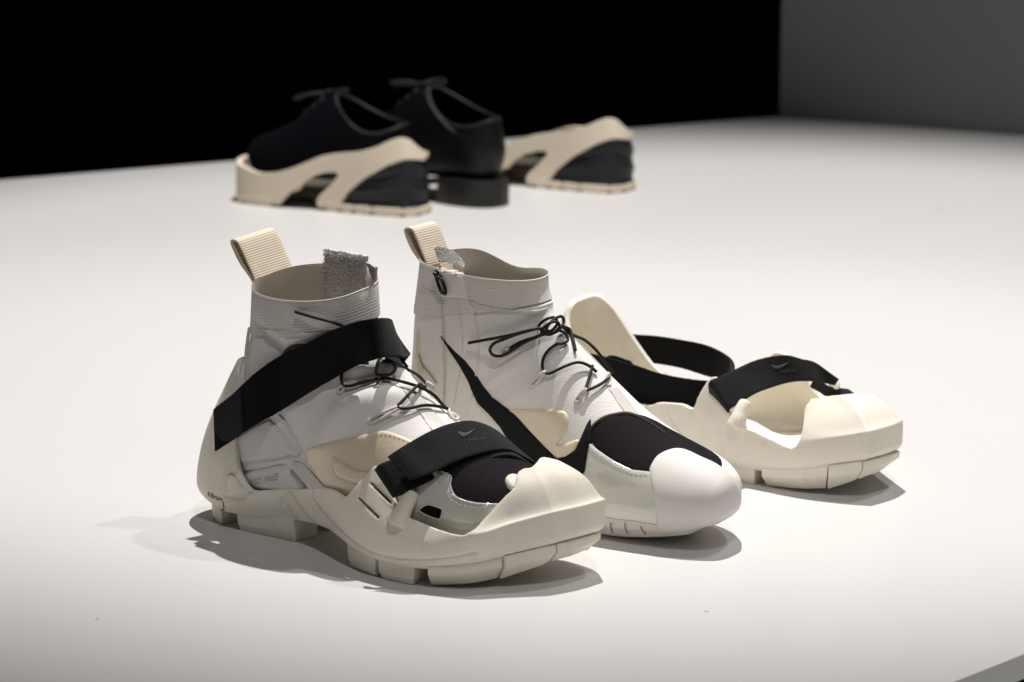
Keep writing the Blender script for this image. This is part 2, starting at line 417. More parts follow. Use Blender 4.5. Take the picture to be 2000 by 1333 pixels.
# ------------------------------------------------------------------ overshoe shells
NS, NL = 10, 8          # samples per station span / level span
class Shell:
    pass
def shell_surface(ST, sharp=(11, 13)):
    """ST: closed list of stations, each a list of 7 points from the sole up"""
    A = np.array(ST, float)                       # station, level, xyz
    B = np.stack([cr(A[:, k], NS, True, sharp) for k in range(A.shape[1])], 0)   # level, station*NS, xyz
    cols = []
    for j in range(B.shape[1]):
        soft = cr(B[:, j], NL); st = j/NS
        w = 0 if not sharp else np.clip(min((st-8.6)/.8, (15.4-st)/.8), 0, 1)
        cols.append(soft if w == 0 else soft*(1-w)+cr(B[:, j], NL, False, (3,))*w)
    return Surf(np.stack(cols, 1), True)
def trimmed(surf, rim, holes, fr, step=2.2):
    """mesh of the part of surf below the rim; rim points are ('p',px,py) or ('g',station,level)"""
    nv = surf.nv; su, sv = 2.0, 3.2               # rough millimetres per cell
    top = []
    for e in rim:
        if e[0] == 'p':
            r = surf.hit(fr, e[1], e[2])
            if r is None: print('rim miss', e); continue
            u, v = r[2], r[3]
        else: u, v = e[2]*NL, e[1]*NS
        top.append((v*sv, u*su))
    top = np.array(top)
    R = cr(top, 8)
    R = resample(R, int(np.linalg.norm(np.diff(R, axis=0), axis=1).sum()/1.4))
    R[:, 0] = np.clip(R[:, 0], 0, nv*sv); R[:, 1] = np.clip(R[:, 1], 4, (surf.nu-1)*su)
    R[0, 0] = 0; R[-1, 0] = nv*sv; R[-1, 1] = R[0, 1]
    ne = 30
    right = [(nv*sv, t*R[0, 1]) for t in np.linspace(1, 0, ne)][1:-1]
    bottom = [(t*nv*sv, 0) for t in np.linspace(1, 0, nv+1)]
    left = [(0, t*R[0, 1]) for t in np.linspace(0, 1, ne)][1:-1]
    Q = np.array(list(map(tuple, R))+right+bottom+left)
    gx, gy = np.meshgrid(np.arange(step, nv*sv, step), np.arange(step, surf.nu*su, step)); g = np.stack([gx.ravel(), gy.ravel()], 1)
    g = g[inside(Q, g)]; g = g[np.array([np.min(np.abs(Q-p).sum(1)) > 1.3 for p in g])]
    H = []
    for h in holes:
        hp = []
        for e in h:
            if len(e) == 3: hp.append((e[1]*NS*sv, e[2]*NL*su)); continue
            r = surf.hit(fr, *e); hp.append((r[3]*sv, r[2]*su))
        H.append(np.array(hp))
    pts = list(map(tuple, Q)); ed = [(i, (i+1) % len(Q)) for i in range(len(Q))]
    for h in H:
        k = len(pts); pts += list(map(tuple, h)); ed += [(k+i, k+(i+1) % len(h)) for i in range(len(h))]
    pts += list(map(tuple, g))
    vs, es, fs, *_ = delaunay_2d_cdt([Vector(p) for p in pts], ed, [], 0, 1e-5)
    vs = np.array([tuple(v) for v in vs]); tri = np.array([f for f in fs if len(f) == 3]); c = vs[tri].mean(1)
    keep = inside(Q, c)
    for h in H: keep &= ~inside(h, c)
    tri = tri[keep]
    V = [surf.at(v[1]/su, v[0]/sv)[0] for v in vs]
    return V, tri, R/np.array([sv, su])
def solid_tube(bm, pts, rad, n=12, sm=6):
    o = tube('tmp', pts, rad, M['rubber'], None, n, sm); bm.from_mesh(o.data); bpy.data.objects.remove(o)
def make_shell(name, fr, ST, rim, holes, label, tubes=(), thick=.0046, voxel=.00075, parent_group=None):
    s = shell_surface(ST); root = thing(name, fr, label, 'overshoe', parent_group)
    V, tri, R = trimmed(s, rim, holes, fr)
    w = mesh_obj('wall_tmp', V, tri, M['rubber']); fix_normals(w)
    bm = bmesh.new(); bm.from_mesh(w.data); bm.normal_update()
    cc = np.mean(V, 0); sg = sum(f.normal.dot(f.calc_center_median()-Vector((.17, 0, .04)))*f.calc_area() for f in bm.faces); bm.free()
    solid(w, thick, -1 if sg > 0 else 1); bake(w)
    bm = bmesh.new(); bm.from_mesh(w.data)
    # footbed plate across the sole
    n = len(ST); ring = cr(np.array(ST)[:, 0], 4, True); m = len(ring); half = m//2; K = 10; rows = []
    for i in range(1, half):
        a, b = ring[i], ring[m-i]; rows.append([a*(1-t)+b*t for t in np.linspace(.015, .985, K)])
    rows = np.array(rows); P = []
    for dz in (-.0005, .0085):
        q = rows.copy(); q[:, :, 2] += dz
        P.append(q)
    idx = {}
    for l in range(2):
        for i in range(len(rows)):
            for k in range(K): idx[l, i, k] = bm.verts.new(P[l][i, k])
    nr = len(rows)
    for i in range(nr-1):
        for k in range(K-1):
            bm.faces.new([idx[0, i, k], idx[0, i+1, k], idx[0, i+1, k+1], idx[0, i, k+1]])
            bm.faces.new([idx[1, i, k], idx[1, i, k+1], idx[1, i+1, k+1], idx[1, i+1, k]])
        bm.faces.new([idx[0, i, 0], idx[1, i, 0], idx[1, i+1, 0], idx[0, i+1, 0]])
        bm.faces.new([idx[0, i, K-1], idx[0, i+1, K-1], idx[1, i+1, K-1], idx[1, i, K-1]])
    for k in range(K-1):
        bm.faces.new([idx[0, 0, k], idx[0, 0, k+1], idx[1, 0, k+1], idx[1, 0, k]])
        bm.faces.new([idx[0, nr-1, k], idx[1, nr-1, k], idx[1, nr-1, k+1], idx[0, nr-1, k+1]])
    for pts, rad in tubes: solid_tube(bm, pts, rad)
    bm.to_mesh(w.data); bm.free()
    w.name = 'shell_body'; w.parent = root
    rm = w.modifiers.new('r', 'REMESH'); rm.mode = 'VOXEL'; rm.voxel_size = voxel; rm.use_smooth_shade = True
    sm = w.modifiers.new('s', 'SMOOTH'); sm.factor = .5; sm.iterations = 2
    bake(w); w.data.polygons.foreach_set('use_smooth', [True]*len(w.data.polygons))
    root_s = Shell(); root_s.root = root; root_s.surf = s; root_s.body = w; root_s.rim = R; root_s.fr = fr
    return root_s
def lug(sh, v1, v2, zb, out=-.0003, inset=.026, slant=.0022, mat=None, zt=None, ztop=.012, u=2):
    """one tread block under the wall between stations v1 and v2"""
    s = sh.surf; n = 6; V = []; F = []
    vv = np.linspace(v1, v2, n)*NS
    for i, v in enumerate(vv):
        p, nn = s.at(u, v); nh = np.array([nn[0], nn[1], 0]); nh /= np.linalg.norm(nh)+1e-9
        zbot = zb if np.isscalar(zb) else np.interp(i/(n-1), [0, 1], zb)
        e = 1 if 0 < i < n-1 else 0
        tang = s.at(u, vv[min(i+1, n-1)])[0]-s.at(u, vv[max(i-1, 0)])[0]; tang[2] = 0; tang /= np.linalg.norm(tang)
        sl = (slant if out < .001 else .0004)*(1 if i == 0 else -1 if i == n-1 else 0)
        top = p+nh*out; zt_ = max(p[2]+.001, zbot+.004)
        led = out > .001; zm_ = zt_-(zt_-zbot)*(.42 if led else .7)
        V += [np.r_[top[:2], zt_+(0 if led else .004)], np.r_[(top-nh*(.0002 if led else .0006)+tang*sl*.3)[:2], zm_], np.r_[(top-nh*(.0085 if led else .0022)+tang*sl)[:2], zbot], np.r_[(top-nh*inset+tang*sl)[:2], zbot], np.r_[(top-nh*inset)[:2], zt_+.004]]
    for i in range(n-1):
        for k in range(5): F.append((i*5+k, i*5+(k+1) % 5, i*5+5+(k+1) % 5, i*5+5+k))
    F.append((4, 3, 2, 1, 0)); F.append(tuple((n-1)*5+k for k in range(5)))
    o = mesh_obj('tread_lug', V, F, mat or M['rubber'], sh.root, smooth=False); fix_normals(o)
    b = o.modifiers.new('b', 'BEVEL'); b.width = .0009; b.segments = 2; b.limit_method = 'ANGLE'; b.angle_limit = math.radians(30)
    return o
f1 = Frame(-.23283, .13208, 36)
def ST(*rows): return [list(r) for r in rows]
def yz(x, *pairs): return [(x, y, z) for y, z in pairs]
STA = [
 [(.016,0,.012),(.004,0,.020),(.000,0,.031),(.006,0,.055),(.014,0,.078),(.028,0,.105),(.046,0,.136)],
 [(.024,-.023,.012),(.013,-.026,.020),(.010,-.027,.031),(.014,-.026,.055),(.021,-.023,.078),(.034,-.020,.105),(.050,-.016,.136)],
 [(.046,-.032,.012),(.043,-.036,.021),(.042,-.037,.032),(.042,-.0365,.055),(.044,-.033,.078),(.050,-.028,.105),(.060,-.022,.134)],
 [(.076,-.033,.014),(.075,-.037,.023),(.074,-.038,.034),(.073,-.038,.052),(.072,-.036,.072),(.073,-.031,.098),(.076,-.026,.126)],
 [(.110,-.034,.018),(.110,-.037,.028),(.110,-.039,.038),(.110,-.040,.050),(.109,-.039,.062),(.107,-.037,.075),(.105,-.034,.092)],
 [(.150,-.042,.020),(.150,-.046,.029),(.150,-.048,.040),(.150,-.049,.052),(.149,-.048,.062),(.148,-.045,.074),(.146,-.041,.090)],
 [(.190,-.058,.015),(.190,-.063,.023),(.190,-.063,.035),(.189,-.060,.049),(.189,-.056,.062),(.189,-.050,.076),(.190,-.043,.094)],
 [(.222,-.065,.013),(.223,-.070,.020),(.224,-.069,.032),(.224,-.065,.044),(.224,-.059,.056),(.224,-.052,.070),(.225,-.043,.088)],
 [(.255,-.063,.013),(.258,-.068,.021),(.260,-.067,.032),(.259,-.062,.042),(.258,-.055,.052),(.257,-.046,.064),(.256,-.035,.078)],
 [(.286,-.049,.017),(.291,-.054,.025),(.293,-.054,.034),(.293,-.053,.0425),(.291,-.049,.0465),(.286,-.041,.056),(.280,-.028,.072)],
 [(.304,-.0295,.022),(.3105,-.0325,.029),(.312,-.0325,.040),(.312,-.032,.0490),(.309,-.029,.0525),(.304,-.022,.069),(.289,-.012,.083)],
 [(.322,-.010,.027),(.330,-.011,.034),(.331,-.011,.044),(.331,-.011,.0550),(.328,-.009,.0580),(.3175,-.005,.0735),(.298,.000,.086)],
 [(.331,.012,.028),(.339,.012,.036),(.340,.012,.046),(.340,.012,.0560),(.336,.012,.0590),(.3245,.011,.0755),(.301,.010,.088)],
 [(.334,.033,.028),(.343,.035,.036),(.344,.036,.046),(.344,.036,.0560),(.340,.034,.0590),(.3285,.028,.0742),(.303,.019,.087)],
 [(.317,.047,.024),(.322,.051,.031),(.324,.052,.041),(.324,.051,.0510),(.321,.048,.0545),(.313,.040,.0690),(.298,.026,.084)],
 [(.285,.050,.018),(.287,.054,.026),(.288,.054,.036),(.288,.052,.0450),(.286,.048,.0520),(.283,.041,.061),(.279,.029,.075)],
 yz(.250,(.047,.013),(.051,.021),(.051,.032),(.049,.043),(.046,.053),(.040,.065),(.030,.080)),
 yz(.215,(.043,.013),(.047,.020),(.048,.032),(.047,.045),(.045,.057),(.040,.071),(.033,.088)),
 yz(.180,(.038,.016),(.042,.024),(.044,.036),(.044,.050),(.043,.062),(.040,.076),(.034,.094)),
 yz(.145,(.033,.020),(.037,.029),(.039,.040),(.040,.052),(.039,.062),(.037,.074),(.034,.090)),
 yz(.110,(.032,.018),(.035,.028),(.037,.038),(.038,.050),(.038,.062),(.036,.075),(.033,.092)),
 [(.076,.033,.014),(.075,.036,.023),(.074,.037,.034),(.073,.037,.052),(.072,.036,.072),(.073,.031,.098),(.076,.026,.126)],
 [(.046,.032,.012),(.043,.035,.021),(.042,.036,.032),(.042,.036,.055),(.044,.033,.078),(.050,.028,.105),(.060,.022,.134)],
 [(.024,.023,.012),(.013,.025,.020),(.010,.026,.031),(.014,.025,.055),(.021,.023,.078),(.034,.020,.105),(.050,.016,.136)],
]
P_ = lambda *l: [('p', *q) for q in l]
G_ = lambda *l: [('g', *q) for q in l]
rim1 = G_((0, 5.72), (1.0, 5.72), (1.7, 5.5)) + P_((466,745),(459,790),(458,830),(460,870),(463,905),(471,933),(483,953),(497,961),(545,958),(590,956),(638,956),(658,964),(672,971),
        (690,955),(710,931),(729,912)) + P_((738,915),(752,943),(768,972),(776,990),(790,1007),(814,1017),(840,1028),(868,1038),(890,1044),(907,1045),(922,1036),(940,1019),(956,1003),(970,987),(985,971),(1000,957),(1008,945),(1009,928),(1020,916),(1040,911)) + \
       G_((12.2, 5.85), (13, 5.7), (13.8, 5.3), (14.5, 4.9), (14.9, 4.6), (15.15, 5.2), (15.45, 5.9), (15.85, 5.9), (16.1, 5.0), (16.4, 4.0), (17.0, 3.7), (17.8, 3.5), (18.5, 3.5), (19.4, 3.7), (20, 3.5), (20.6, 2.6), (21.1, 2.3), (21.6, 3.0), (22, 4.6), (22.5, 5.6), (23.2, 5.72), (24, 5.72))
slot = lambda a, b, w: [(a[0], a[1]), (a[0]+w, a[1]-w*.6), (b[0]+w, b[1]-w*.6), (b[0], b[1])]
SLOTS1 = [slot((695,972),(738,1014),4.5), slot((720,943),(762,985),4.5)]
hook1 = [f1.ony(776,1022,-.0640), f1.ony(782,1008,-.0625), f1.ony(790,992,-.0600), f1.ony(798,976,-.0565), f1.ony(806,962,-.0525), f1.ony(809,957,-.0515)]
hookm = [np.array((.232,.048,.042)), np.array((.236,.047,.052)), np.array((.243,.043,.062)), np.array((.252,.038,.067))]
sh1 = make_shell('overshoe', f1, STA, rim1, SLOTS1, 'cream rubber overshoe strapped round the left ankle boot',
                 tubes=[(hook1, [.0085,.0072,.0060,.0056,.0050,.0022]), (hookm, [.006,.0055,.005,.0045])])
for a, b, z, *o_ in ((.35,1.75,0),(2.35,4.1,0),(5.75,6.78,0),(6.84,7.85,0),(8.15,9.86,(0,.0055),.0016),(9.88,11.25,(.0056,.0158),.0045),(11.28,13.12,(.016,.019),.0052),(13.15,13.9,(.019,.016),.003),(13.95,14.7,(.0155,.010),.002),(14.8,15.7,(.009,.002)),(15.9,16.7,0),(16.9,17.7,0),(19.8,21.4,0),(22.2,23.6,0)):
    lug(sh1, a, b, z, *o_)
def carve(body, lines, r, h):
    """cut (h<0) or raise (h>0) fine moulded lines into a dense mesh"""
    me = body.data; n = len(me.vertices); X = np.empty(n*3); me.vertices.foreach_get('co', X); X = X.reshape(-1, 3)
    Nn = np.empty(n*3); me.vertices.foreach_get('normal', Nn); Nn = Nn.reshape(-1, 3)
    for P in lines:
        P = np.asarray(P); lo = P.min(0)-4*r; hi = P.max(0)+4*r
        sel = np.where(np.all((X > lo) & (X < hi), axis=1))[0]; best = np.full(len(sel), 1e9); S = X[sel]
        for i in range(len(P)-1):
            a, b = P[i], P[i+1]; ab = b-a; t = np.clip(((S-a)@ab)/max(ab@ab, 1e-12), 0, 1)
            best = np.minimum(best, np.linalg.norm(S-a-t[:, None]*ab, axis=1))
        X[sel] += Nn[sel]*(h*np.exp(-best**2/(2*r*r)))[:, None]
    me.vertices.foreach_set('co', X.ravel()); me.update()

def text_on(name, surf, fr, txt, org, ex, ey, mat, parent, h=.0003, font_shear=0, thick=.0004):
    """lettering laid on a surface; org, ex, ey: where the text line sits as seen from the camera"""
    cu = bpy.data.curves.new('t', 'FONT'); cu.body = txt; cu.size = 1; cu.shear = font_shear; cu.resolution_u = 3
    to = bpy.data.objects.new('t', cu); COL.objects.link(to)
    dg = bpy.context.evaluated_depsgraph_get(); dg.update(); me = bpy.data.meshes.new_from_object(to.evaluated_get(dg))
    w = max(v.co.x for v in me.vertices); V = []
    for v in me.vertices:
        q = np.array(org)+np.array(ex)*(v.co.x/w)+np.array(ey)*v.co.y/.7
        r = surf.hit(fr, *q); V.append(r[0]+r[1]*h if r else None)
    F = [tuple(p.vertices) for p in me.polygons if all(V[i] is not None for i in p.vertices)]
    V = [(0, 0, 0) if v is None else v for v in V]
    bpy.data.objects.remove(to)
    o = mesh_obj(name, V, F, mat, parent, False)
    bm = bmesh.new(); bm.from_mesh(o.data); loose = [v for v in bm.verts if not v.link_faces]
    bmesh.ops.delete(bm, geom=loose, context='VERTS'); bm.to_mesh(o.data); bm.free()
    solid(o, thick, 0); return o

# ------------------------------------------------------------------ ankle boots
NT = 96
def boot_surface(SEC, n=7, flip=1):
    """SEC rows: Tx,Tz,Bx,Bz, width near side, width far side, centre y, widest place m, top exponent, bottom exponent"""
    S = cr(np.array(SEC, float), n); G = np.zeros((len(S), NT, 3))
    for i, r in enumerate(S):
        Tx, Tz, Bx, Bz, wn, wf, cy, m, et, eb = r
        for k in range(NT):
            th = 2*math.pi*k/NT; near = th <= math.pi; a = th if near else 2*math.pi-th
            s = max(math.sin(a), 0); t = m*(1-math.cos(a)) if a < math.pi/2 else m-(1-m)*math.cos(a)
            y = (s**(et if a < math.pi/2 else eb))*(-wn if near else wf)
            G[i, k] = (Tx+(Bx-Tx)*t, cy+y, Tz+(Bz-Tz)*t)
    return Surf(G, True)
def grid_part(name, surf, u0, u1, vr, off, mat, parent, du=1.0, nv=60, offfn=None):
    """strip of the surface between rows u0..u1 and the angle range vr(u), lifted by off"""
    us = np.arange(u0, u1+1e-6, du); V = []; F = []
    for u in us:
        a, b = vr(u)
        for k in range(nv+1):
            v = a+(b-a)*k/nv; p, n = surf.at(u, v); V.append(p+n*(off if offfn is None else offfn(u, k/nv)))
    for i in range(len(us)-1):
        for k in range(nv): F.append((i*(nv+1)+k, i*(nv+1)+k+1, (i+1)*(nv+1)+k+1, (i+1)*(nv+1)+k))
    return mesh_obj(name, V, F, mat, parent)
def collar(name, surf, u0, u1, parent, ribs=16, amp=.00012, thick=.0022, gap=None):
    """ribbed elastic cuff between surface rows u0 and u1"""
    n = ribs*6; V = []; F = []
    for i in range(n+1):
        t = i/n; u = u0+(u1-u0)*t
        for k in range(NT):
            p, nn = surf.at(u, k); r = .0012+amp*math.sin(2*math.pi*ribs*t)*(1 if .04 < t < .93 else 0)
            if t > .93: r += .0005*math.sin(math.pi*(t-.93)/.07)
            V.append(p+nn*r)
    for i in range(n):
        for k in range(NT): F.append((i*NT+k, i*NT+(k+1) % NT, (i+1)*NT+(k+1) % NT, (i+1)*NT+k))
    o = mesh_obj(name, V, F, M['rib'], parent); fix_normals(o); return o
def boot_body(surf, u1, parent, mat):
    V = surf.G[:int(u1)+1].reshape(-1, 3); F = [f for f in surf.F if max(f) < len(V)]
    F = F+[tuple(range(NT))]
    return mesh_obj('upper', V, F, mat, parent)
def lining(surf, u0, u1, parent, off=-.0016):
    """inner wall of the cuff, closed at the top to the outer wall"""
    V = []; F = []; us = np.linspace(u1, u0, 14)
    for i, u in enumerate(us):
        for k in range(NT):
            p, nn = surf.at(u, k); V.append(p+nn*(.0012 if i == 0 else off))
    for i in range(len(us)-1):
        for k in range(NT): F.append((i*NT+k, i*NT+(k+1) % NT, (i+1)*NT+(k+1) % NT, (i+1)*NT+k))
    return mesh_obj('lining', V, F, M['lining'], parent)

# ---- cuffs droop and wrinkle
def reshape_cuff(surf, tilt, u0, f=lambda a, t: 0):
    for i in range(int(u0), surf.nu):
        t = (i-u0)/(surf.nu-1-u0); e = t*t*(3-2*t)
        for k in range(NT):
            a = 2*math.pi*k/NT; surf.G[i, k, 2] += tilt*e*(-math.sin(a))+f(a, t)*e
    surf.rebuild()
# rows from the toe tip back to the heel, then up the ankle to the cuff rim (frame of the bare boot)
SEC2 = [
 #  Tx    Tz    Bx    Bz    wn    wf    cy   m   et  eb
 (.2900,.0392,.2900,.0388,.0003,.0003,-.012,.50,.9,.9),
 (.2870,.0510,.2860,.0275,.020,.018,-.012,.55,.8,.7),
 (.2780,.0580,.2760,.0195,.031,.030,-.009,.60,.8,.6),
 (.2600,.0650,.2580,.0120,.041,.042,-.005,.62,.85,.5),
 (.2300,.0740,.2260,.0050,.048,.050,-.001,.64,.9,.45),
 (.2020,.0890,.1950,.0010,.049,.051,.001,.66,.95,.45),
 (.1780,.1090,.1600,.0010,.045,.047,.002,.66,1.,.45),
 (.1580,.1270,.1250,.0010,.040,.042,.002,.63,1.,.45),
 (.1420,.1420,.0850,.0010,.037,.038,.001,.58,1.,.5),
 (.1320,.1520,.0450,.0020,.035,.036,.0,.55,.95,.55),
 (.1280,.1570,.0150,.0070,.034,.034,.0,.52,.9,.65),
 (.1265,.1600,.0020,.0260,.034,.034,.0,.50,.9,.8),
 (.1260,.1620,.0000,.0550,.034,.034,.0,.50,.9,.85),
 (.1258,.1635,.0060,.0900,.034,.034,.0,.50,.9,.85),
 (.1256,.1650,.0090,.1200,.034,.034,.0,.50,.9,.85),
 (.1235,.1665,.0110,.1480,.033,.033,.0,.50,.85,.85),
 (.1205,.1750,.0145,.1700,.033,.033,.0,.50,.85,.85),
 (.1195,.1850,.0180,.1930,.0335,.033,.0,.50,.85,.85),
]
USEAM, URIM = 15*7, 17*7
def shift(SEC, dx, dz): return [(a+dx, b+dz, c+dx, d+dz, *r) for a, b, c, d, *r in SEC]
# left boot: same last, other foot, set on the footbed of its overshoe
SEC1 = [(a, b, c, d, wf, wn, -cy, m, et, eb) for a, b, c, d, wn, wf, cy, m, et, eb in shift(SEC2, .0165, .0215)]
for i, row in ((0,(.318,.0537,.318,.0533,.0003,.0003,.018,.5,.9,.9)),(1,(.314,.0660,.313,.0420,.018,.020,.016,.55,.8,.7)),(2,(.304,.0720,.302,.0340,.030,.030,.010,.6,.8,.6)),(3,(.284,.0790,.282,.0285,.042,.041,.003,.62,.85,.5)),
               (5,(.222,.1060,.212,.0225,.051,.049,-.001,.66,.95,.45)),(6,(.200,.1240,.178,.0225,.048,.045,-.002,.66,1.,.45)),(7,(.184,.1390,.142,.0225,.043,.041,-.002,.63,1.,.45)),(8,(.172,.1530,.104,.0225,.040,.038,0,.58,1.,.5)),
               (9,(.1665,.1595,.066,.0235,.037,.036,0,.55,.95,.55)),(10,(.1635,.1630,.036,.028,.036,.035,0,.52,.9,.65)),(11,(.1615,.1648,.020,.047,.035,.035,0,.5,.9,.8)),(12,(.161,.1662,.019,.076,.034,.034,0,.5,.9,.85)),(13,(.161,.1672,.0350,.108,.033,.033,0,.5,.9,.85)),
               (14,(.1605,.1680,.0480,.133,.033,.033,0,.5,.9,.85)),(15,(.1595,.1690,.0545,.152,.0335,.0335,0,.5,.80,.80)),(16,(.1575,.1850,.0575,.172,.034,.034,0,.5,.76,.76)),(17,(.1555,.1925,.0605,.1905,.0345,.0345,0,.5,.68,.68))):
    SEC1[i] = row
boot1 = thing('ankle_boot', f1, 'off white ankle boot standing inside its cream overshoe', 'ankle boot')
b1 = boot_surface(SEC1); b1.ctr = (640, 760)
reshape_cuff(b1, .0075, USEAM-21)
for pts, r, h in (([(770,740),(720,745),(660,762)], .006, -.0045), ([(770,768),(700,785),(650,820),(628,868)], .008, .0045), ([(600,770),(560,760),(520,740)], .007, -.002),
                  ([(560,690),(590,740)], .005, .002), ([(505,640),(540,665),(560,700)], .005, -.0025), ([(530,640),(575,670)], .004, .002), ([(770,720),(700,722)], .004, .003), ([(545,812),(570,848),(590,885)], .0025, -.002)):
    b1.dent([on(b1, f1, *q) for q in pts], r, h)
b1.rebuild()
body1 = boot_body(b1, USEAM, boot1, M['fabric'])
collar('cuff', b1, USEAM, URIM, boot1)
lining(b1, USEAM-30, URIM, boot1)
f2 = Frame(-.081, .181, 30)
boot2 = thing('ankle_boot', f2, 'off white ankle boot with side zip and black laces, bare of any overshoe', 'ankle boot')
b2 = boot_surface(SEC2); b2.ctr = (1050, 760)
reshape_cuff(b2, .001, USEAM-21, lambda a, t: -.006*math.exp(-((a-4.9)/.45)**2)+.003*math.exp(-((a-4.2)/.4)**2))
for pts, r, h in (([(955,770),(985,740),(1030,722)], .0025, -.0022), ([(962,790),(1000,755),(1045,735)], .0022, -.0018), ([(950,752),(990,728)], .003, .0018), ([(1000,640),(960,700),(940,740)], .012, -.003), ([(1030,615),(990,640)], .005, .002),
                  ([(850,600),(880,680)], .006, .0015)):
    b2.dent([on(b2, f2, *q) for q in pts], r, h)
b2.rebuild()
body2 = boot_body(b2, USEAM, boot2, M['fabric_mesh'])
collar('cuff', b2, USEAM, URIM, boot2)
lining(b2, USEAM-30, URIM, boot2)

# ---- left boot: panels
MT = M
boot1_film = patch('amber_film_panel', b1, f1, [(597,887),(617,872),(680,857),(737,844),(757,844),(800,860),(835,885),(835,960),(770,1000),(700,990),(650,965),(615,925)], M['film'], boot1, .0012)
patch('film_pocket', b1, f1, [(652,893),(668,900),(700,918),(735,922),(748,935),(720,948),(680,940),(655,925)], M['film'], boot1_film, .0026, bev=5)
WIN = [(821,997),(829,988),(840,985),(860,991),(866,996),(863,1010),(857,1013),(836,1006)]
ff = patch('milky_film_panel', b1, f1, [(812,935),(835,915),(862,922),(880,933),(880,950),(892,972),(928,984),(975,986),(1012,980),(1000,1030),(940,1065),(870,1062),(800,1035),(775,1000)], M['film_grey'], boot1, .0019, holes=[WIN])
patch('window_backing', b1, f1, [(816,997),(828,984),(840,981),(864,988),(870,996),(866,1013),(857,1017),(833,1010)], M['dark_inside'], ff, .0005)
tube('window_rim', [on(b1, f1, *q, .0017) for q in WIN], .0007, M['film'], ff, 8, 5, True)
patch('mesh_toe', b1, f1, [(855,920),(895,885),(960,868),(1030,880),(1062,930),(1030,990),(975,992),(928,990),(888,978),(874,955),(870,935)], M['mesh_black'], boot1, .0009)
stitches('stitching', b1, f1, [(604,888),(620,878),(680,863),(737,850),(757,850),(798,866),(830,890)], M['thread'], boot1_film, .0015)
stitches('stitching', b1, f1, [(852,927),(872,937),(872,952),(884,978),(924,991),(975,993)], M['thread'], ff, .0022)
tube('film_welt', surf_line(b1, f1, [(862,922),(881,933),(880,950),(892,972),(928,984),(975,986)], .0014), .0008, M['film_grey'], ff, 8, 1)
tt = patch('throat_tape', b1, f1, [(765,731),(783,731),(825,778),(873,834),(850,850),(806,790)], M['white_tape'], boot1, .0007, smooth=False)
hp = patch('heel_panel', b1, f1, [(458,860),(500,832),(527,819),(543,835),(566,862),(586,887),(530,896),(466,903),(455,880)], M['heel_foam'], boot1, .0016, smooth=False, bev=4)
patch('heel_band', b1, f1, [(455,906),(530,899),(586,890),(596,905),(574,903),(560,900),(520,912),(466,920)], M['heel_foam'], boot1, .0009, smooth=False)
hl = patch('heel_midsole', b1, f1, [(455,925),(515,916),(546,908),(560,909),(573,921),(606,958),(600,985),(500,985),(460,960)], M['heel_foam'], boot1, .0030, smooth=False, bev=5)
patch('heel_bar', b1, f1, [(573,906),(580,902),(590,905),(640,955),(640,975),(612,960)], M['midsole'], boot1, .0042, smooth=False, bev=4)
text_on('embossed_lettering', b1, f1, 'NIKE FREE', (486,947), (63,-12), (1.5,-13), M['emboss'], boot1, .0033, .1, .0008)
for ln in ([(546,811),(570,842),(592,884)], [(462,904),(530,897),(586,888)]):
    tube('seam', surf_line(b1, f1, ln, .0005), .0007, M['heel_foam'], boot1, 6, 1)
stitches('cuff_stitching', b1, f1, [(517,641),(560,648),(600,650),(640,646),(690,632)], M['thread'], boot1, .0016, .0016, .0008, .0005)
for k, line in enumerate(([(487,640),(483,700),(489,760)],)):
    tube('heel_trim', [on(b1, f1, *q, .001) for q in line], .0014, M['tape'], boot1, 8, 6)
# pull loop of webbing
def pull_loop(fr, a_bot, a_top, y, W, gap, parent, drop=.02, name='pull_loop'):
    ab = fr.ony(*a_bot, y); at_ = fr.ony(*a_top, y); up = (at_-ab); g = np.array((-gap, 0, 0))
    path = [ab-up*.6+np.array((-.005, 0, 0)), ab, ab+up*.5+np.array((.0005, 0, 0)), at_-up*.06, at_+g*.25+up*.035, at_+g*.75+up*.02, at_+g-up*.12, ab+up*.45+g*.95, ab+up*.05+g*.45, ab-up*.3+g*.3]
    W = np.array(W)
    return ribbon(name, path, [p+W for p in path], .0016, M['tape'], parent, 6, 8, .0004)
pull_loop(f1, (497,548), (464,474), -.003, (.008,.034,.005), .008, boot1)
# fuzzy hook-and-loop tab inside the cuff
def fuzzy(o, amp, seed):
    bpy.context.view_layer.update(); r = np.random.RandomState(seed)
    bm = bmesh.new(); bm.from_mesh(o.data); bmesh.ops.subdivide_edges(bm, edges=bm.edges, cuts=2, use_grid_fill=True); bm.normal_update()
    for v in bm.verts: v.co += v.normal*float(r.uniform(-amp, amp))+Vector(r.uniform(-amp*.5, amp*.5, 3))
    bm.to_mesh(o.data); bm.free()
def tufts(name, G, mat, parent, n, rad, seed, out):
    """little loops of pile standing off a quad patch G (rows x cols x 3)"""
    r = np.random.RandomState(seed); V = []; F = []; S = Surf(np.asarray(G))
    for i in range(n):
        u, v = r.uniform(0, S.nu-1), r.uniform(0, S.nv-1); p, nn = S.at(u, v); nn = nn*out
        t = r.normal(size=3); t -= nn*(t@nn); t /= np.linalg.norm(t); L = rad*r.uniform(.6, 1.5); prev = None
        w = np.cross(t, nn)*.00016
        for k in range(5):
            a = math.pi*k/4; q = p+t*math.cos(a)*L+nn*math.sin(a)*L*1.1; V += [q-w, q+w]
            if k: b = len(V); F.append((b-4, b-3, b-1, b-2))
    o = mesh_obj(name, V, F, mat, parent); o['kind'] = 'stuff'; return o
A = [f1.ony(634,486,.034), f1.ony(636,515,.033), f1.ony(638,550,.033), f1.ony(640,590,.032)]
B = [f1.ony(718,500,.020), f1.ony(716,520,.020), f1.ony(714,550,.020), f1.ony(712,590,.019)]
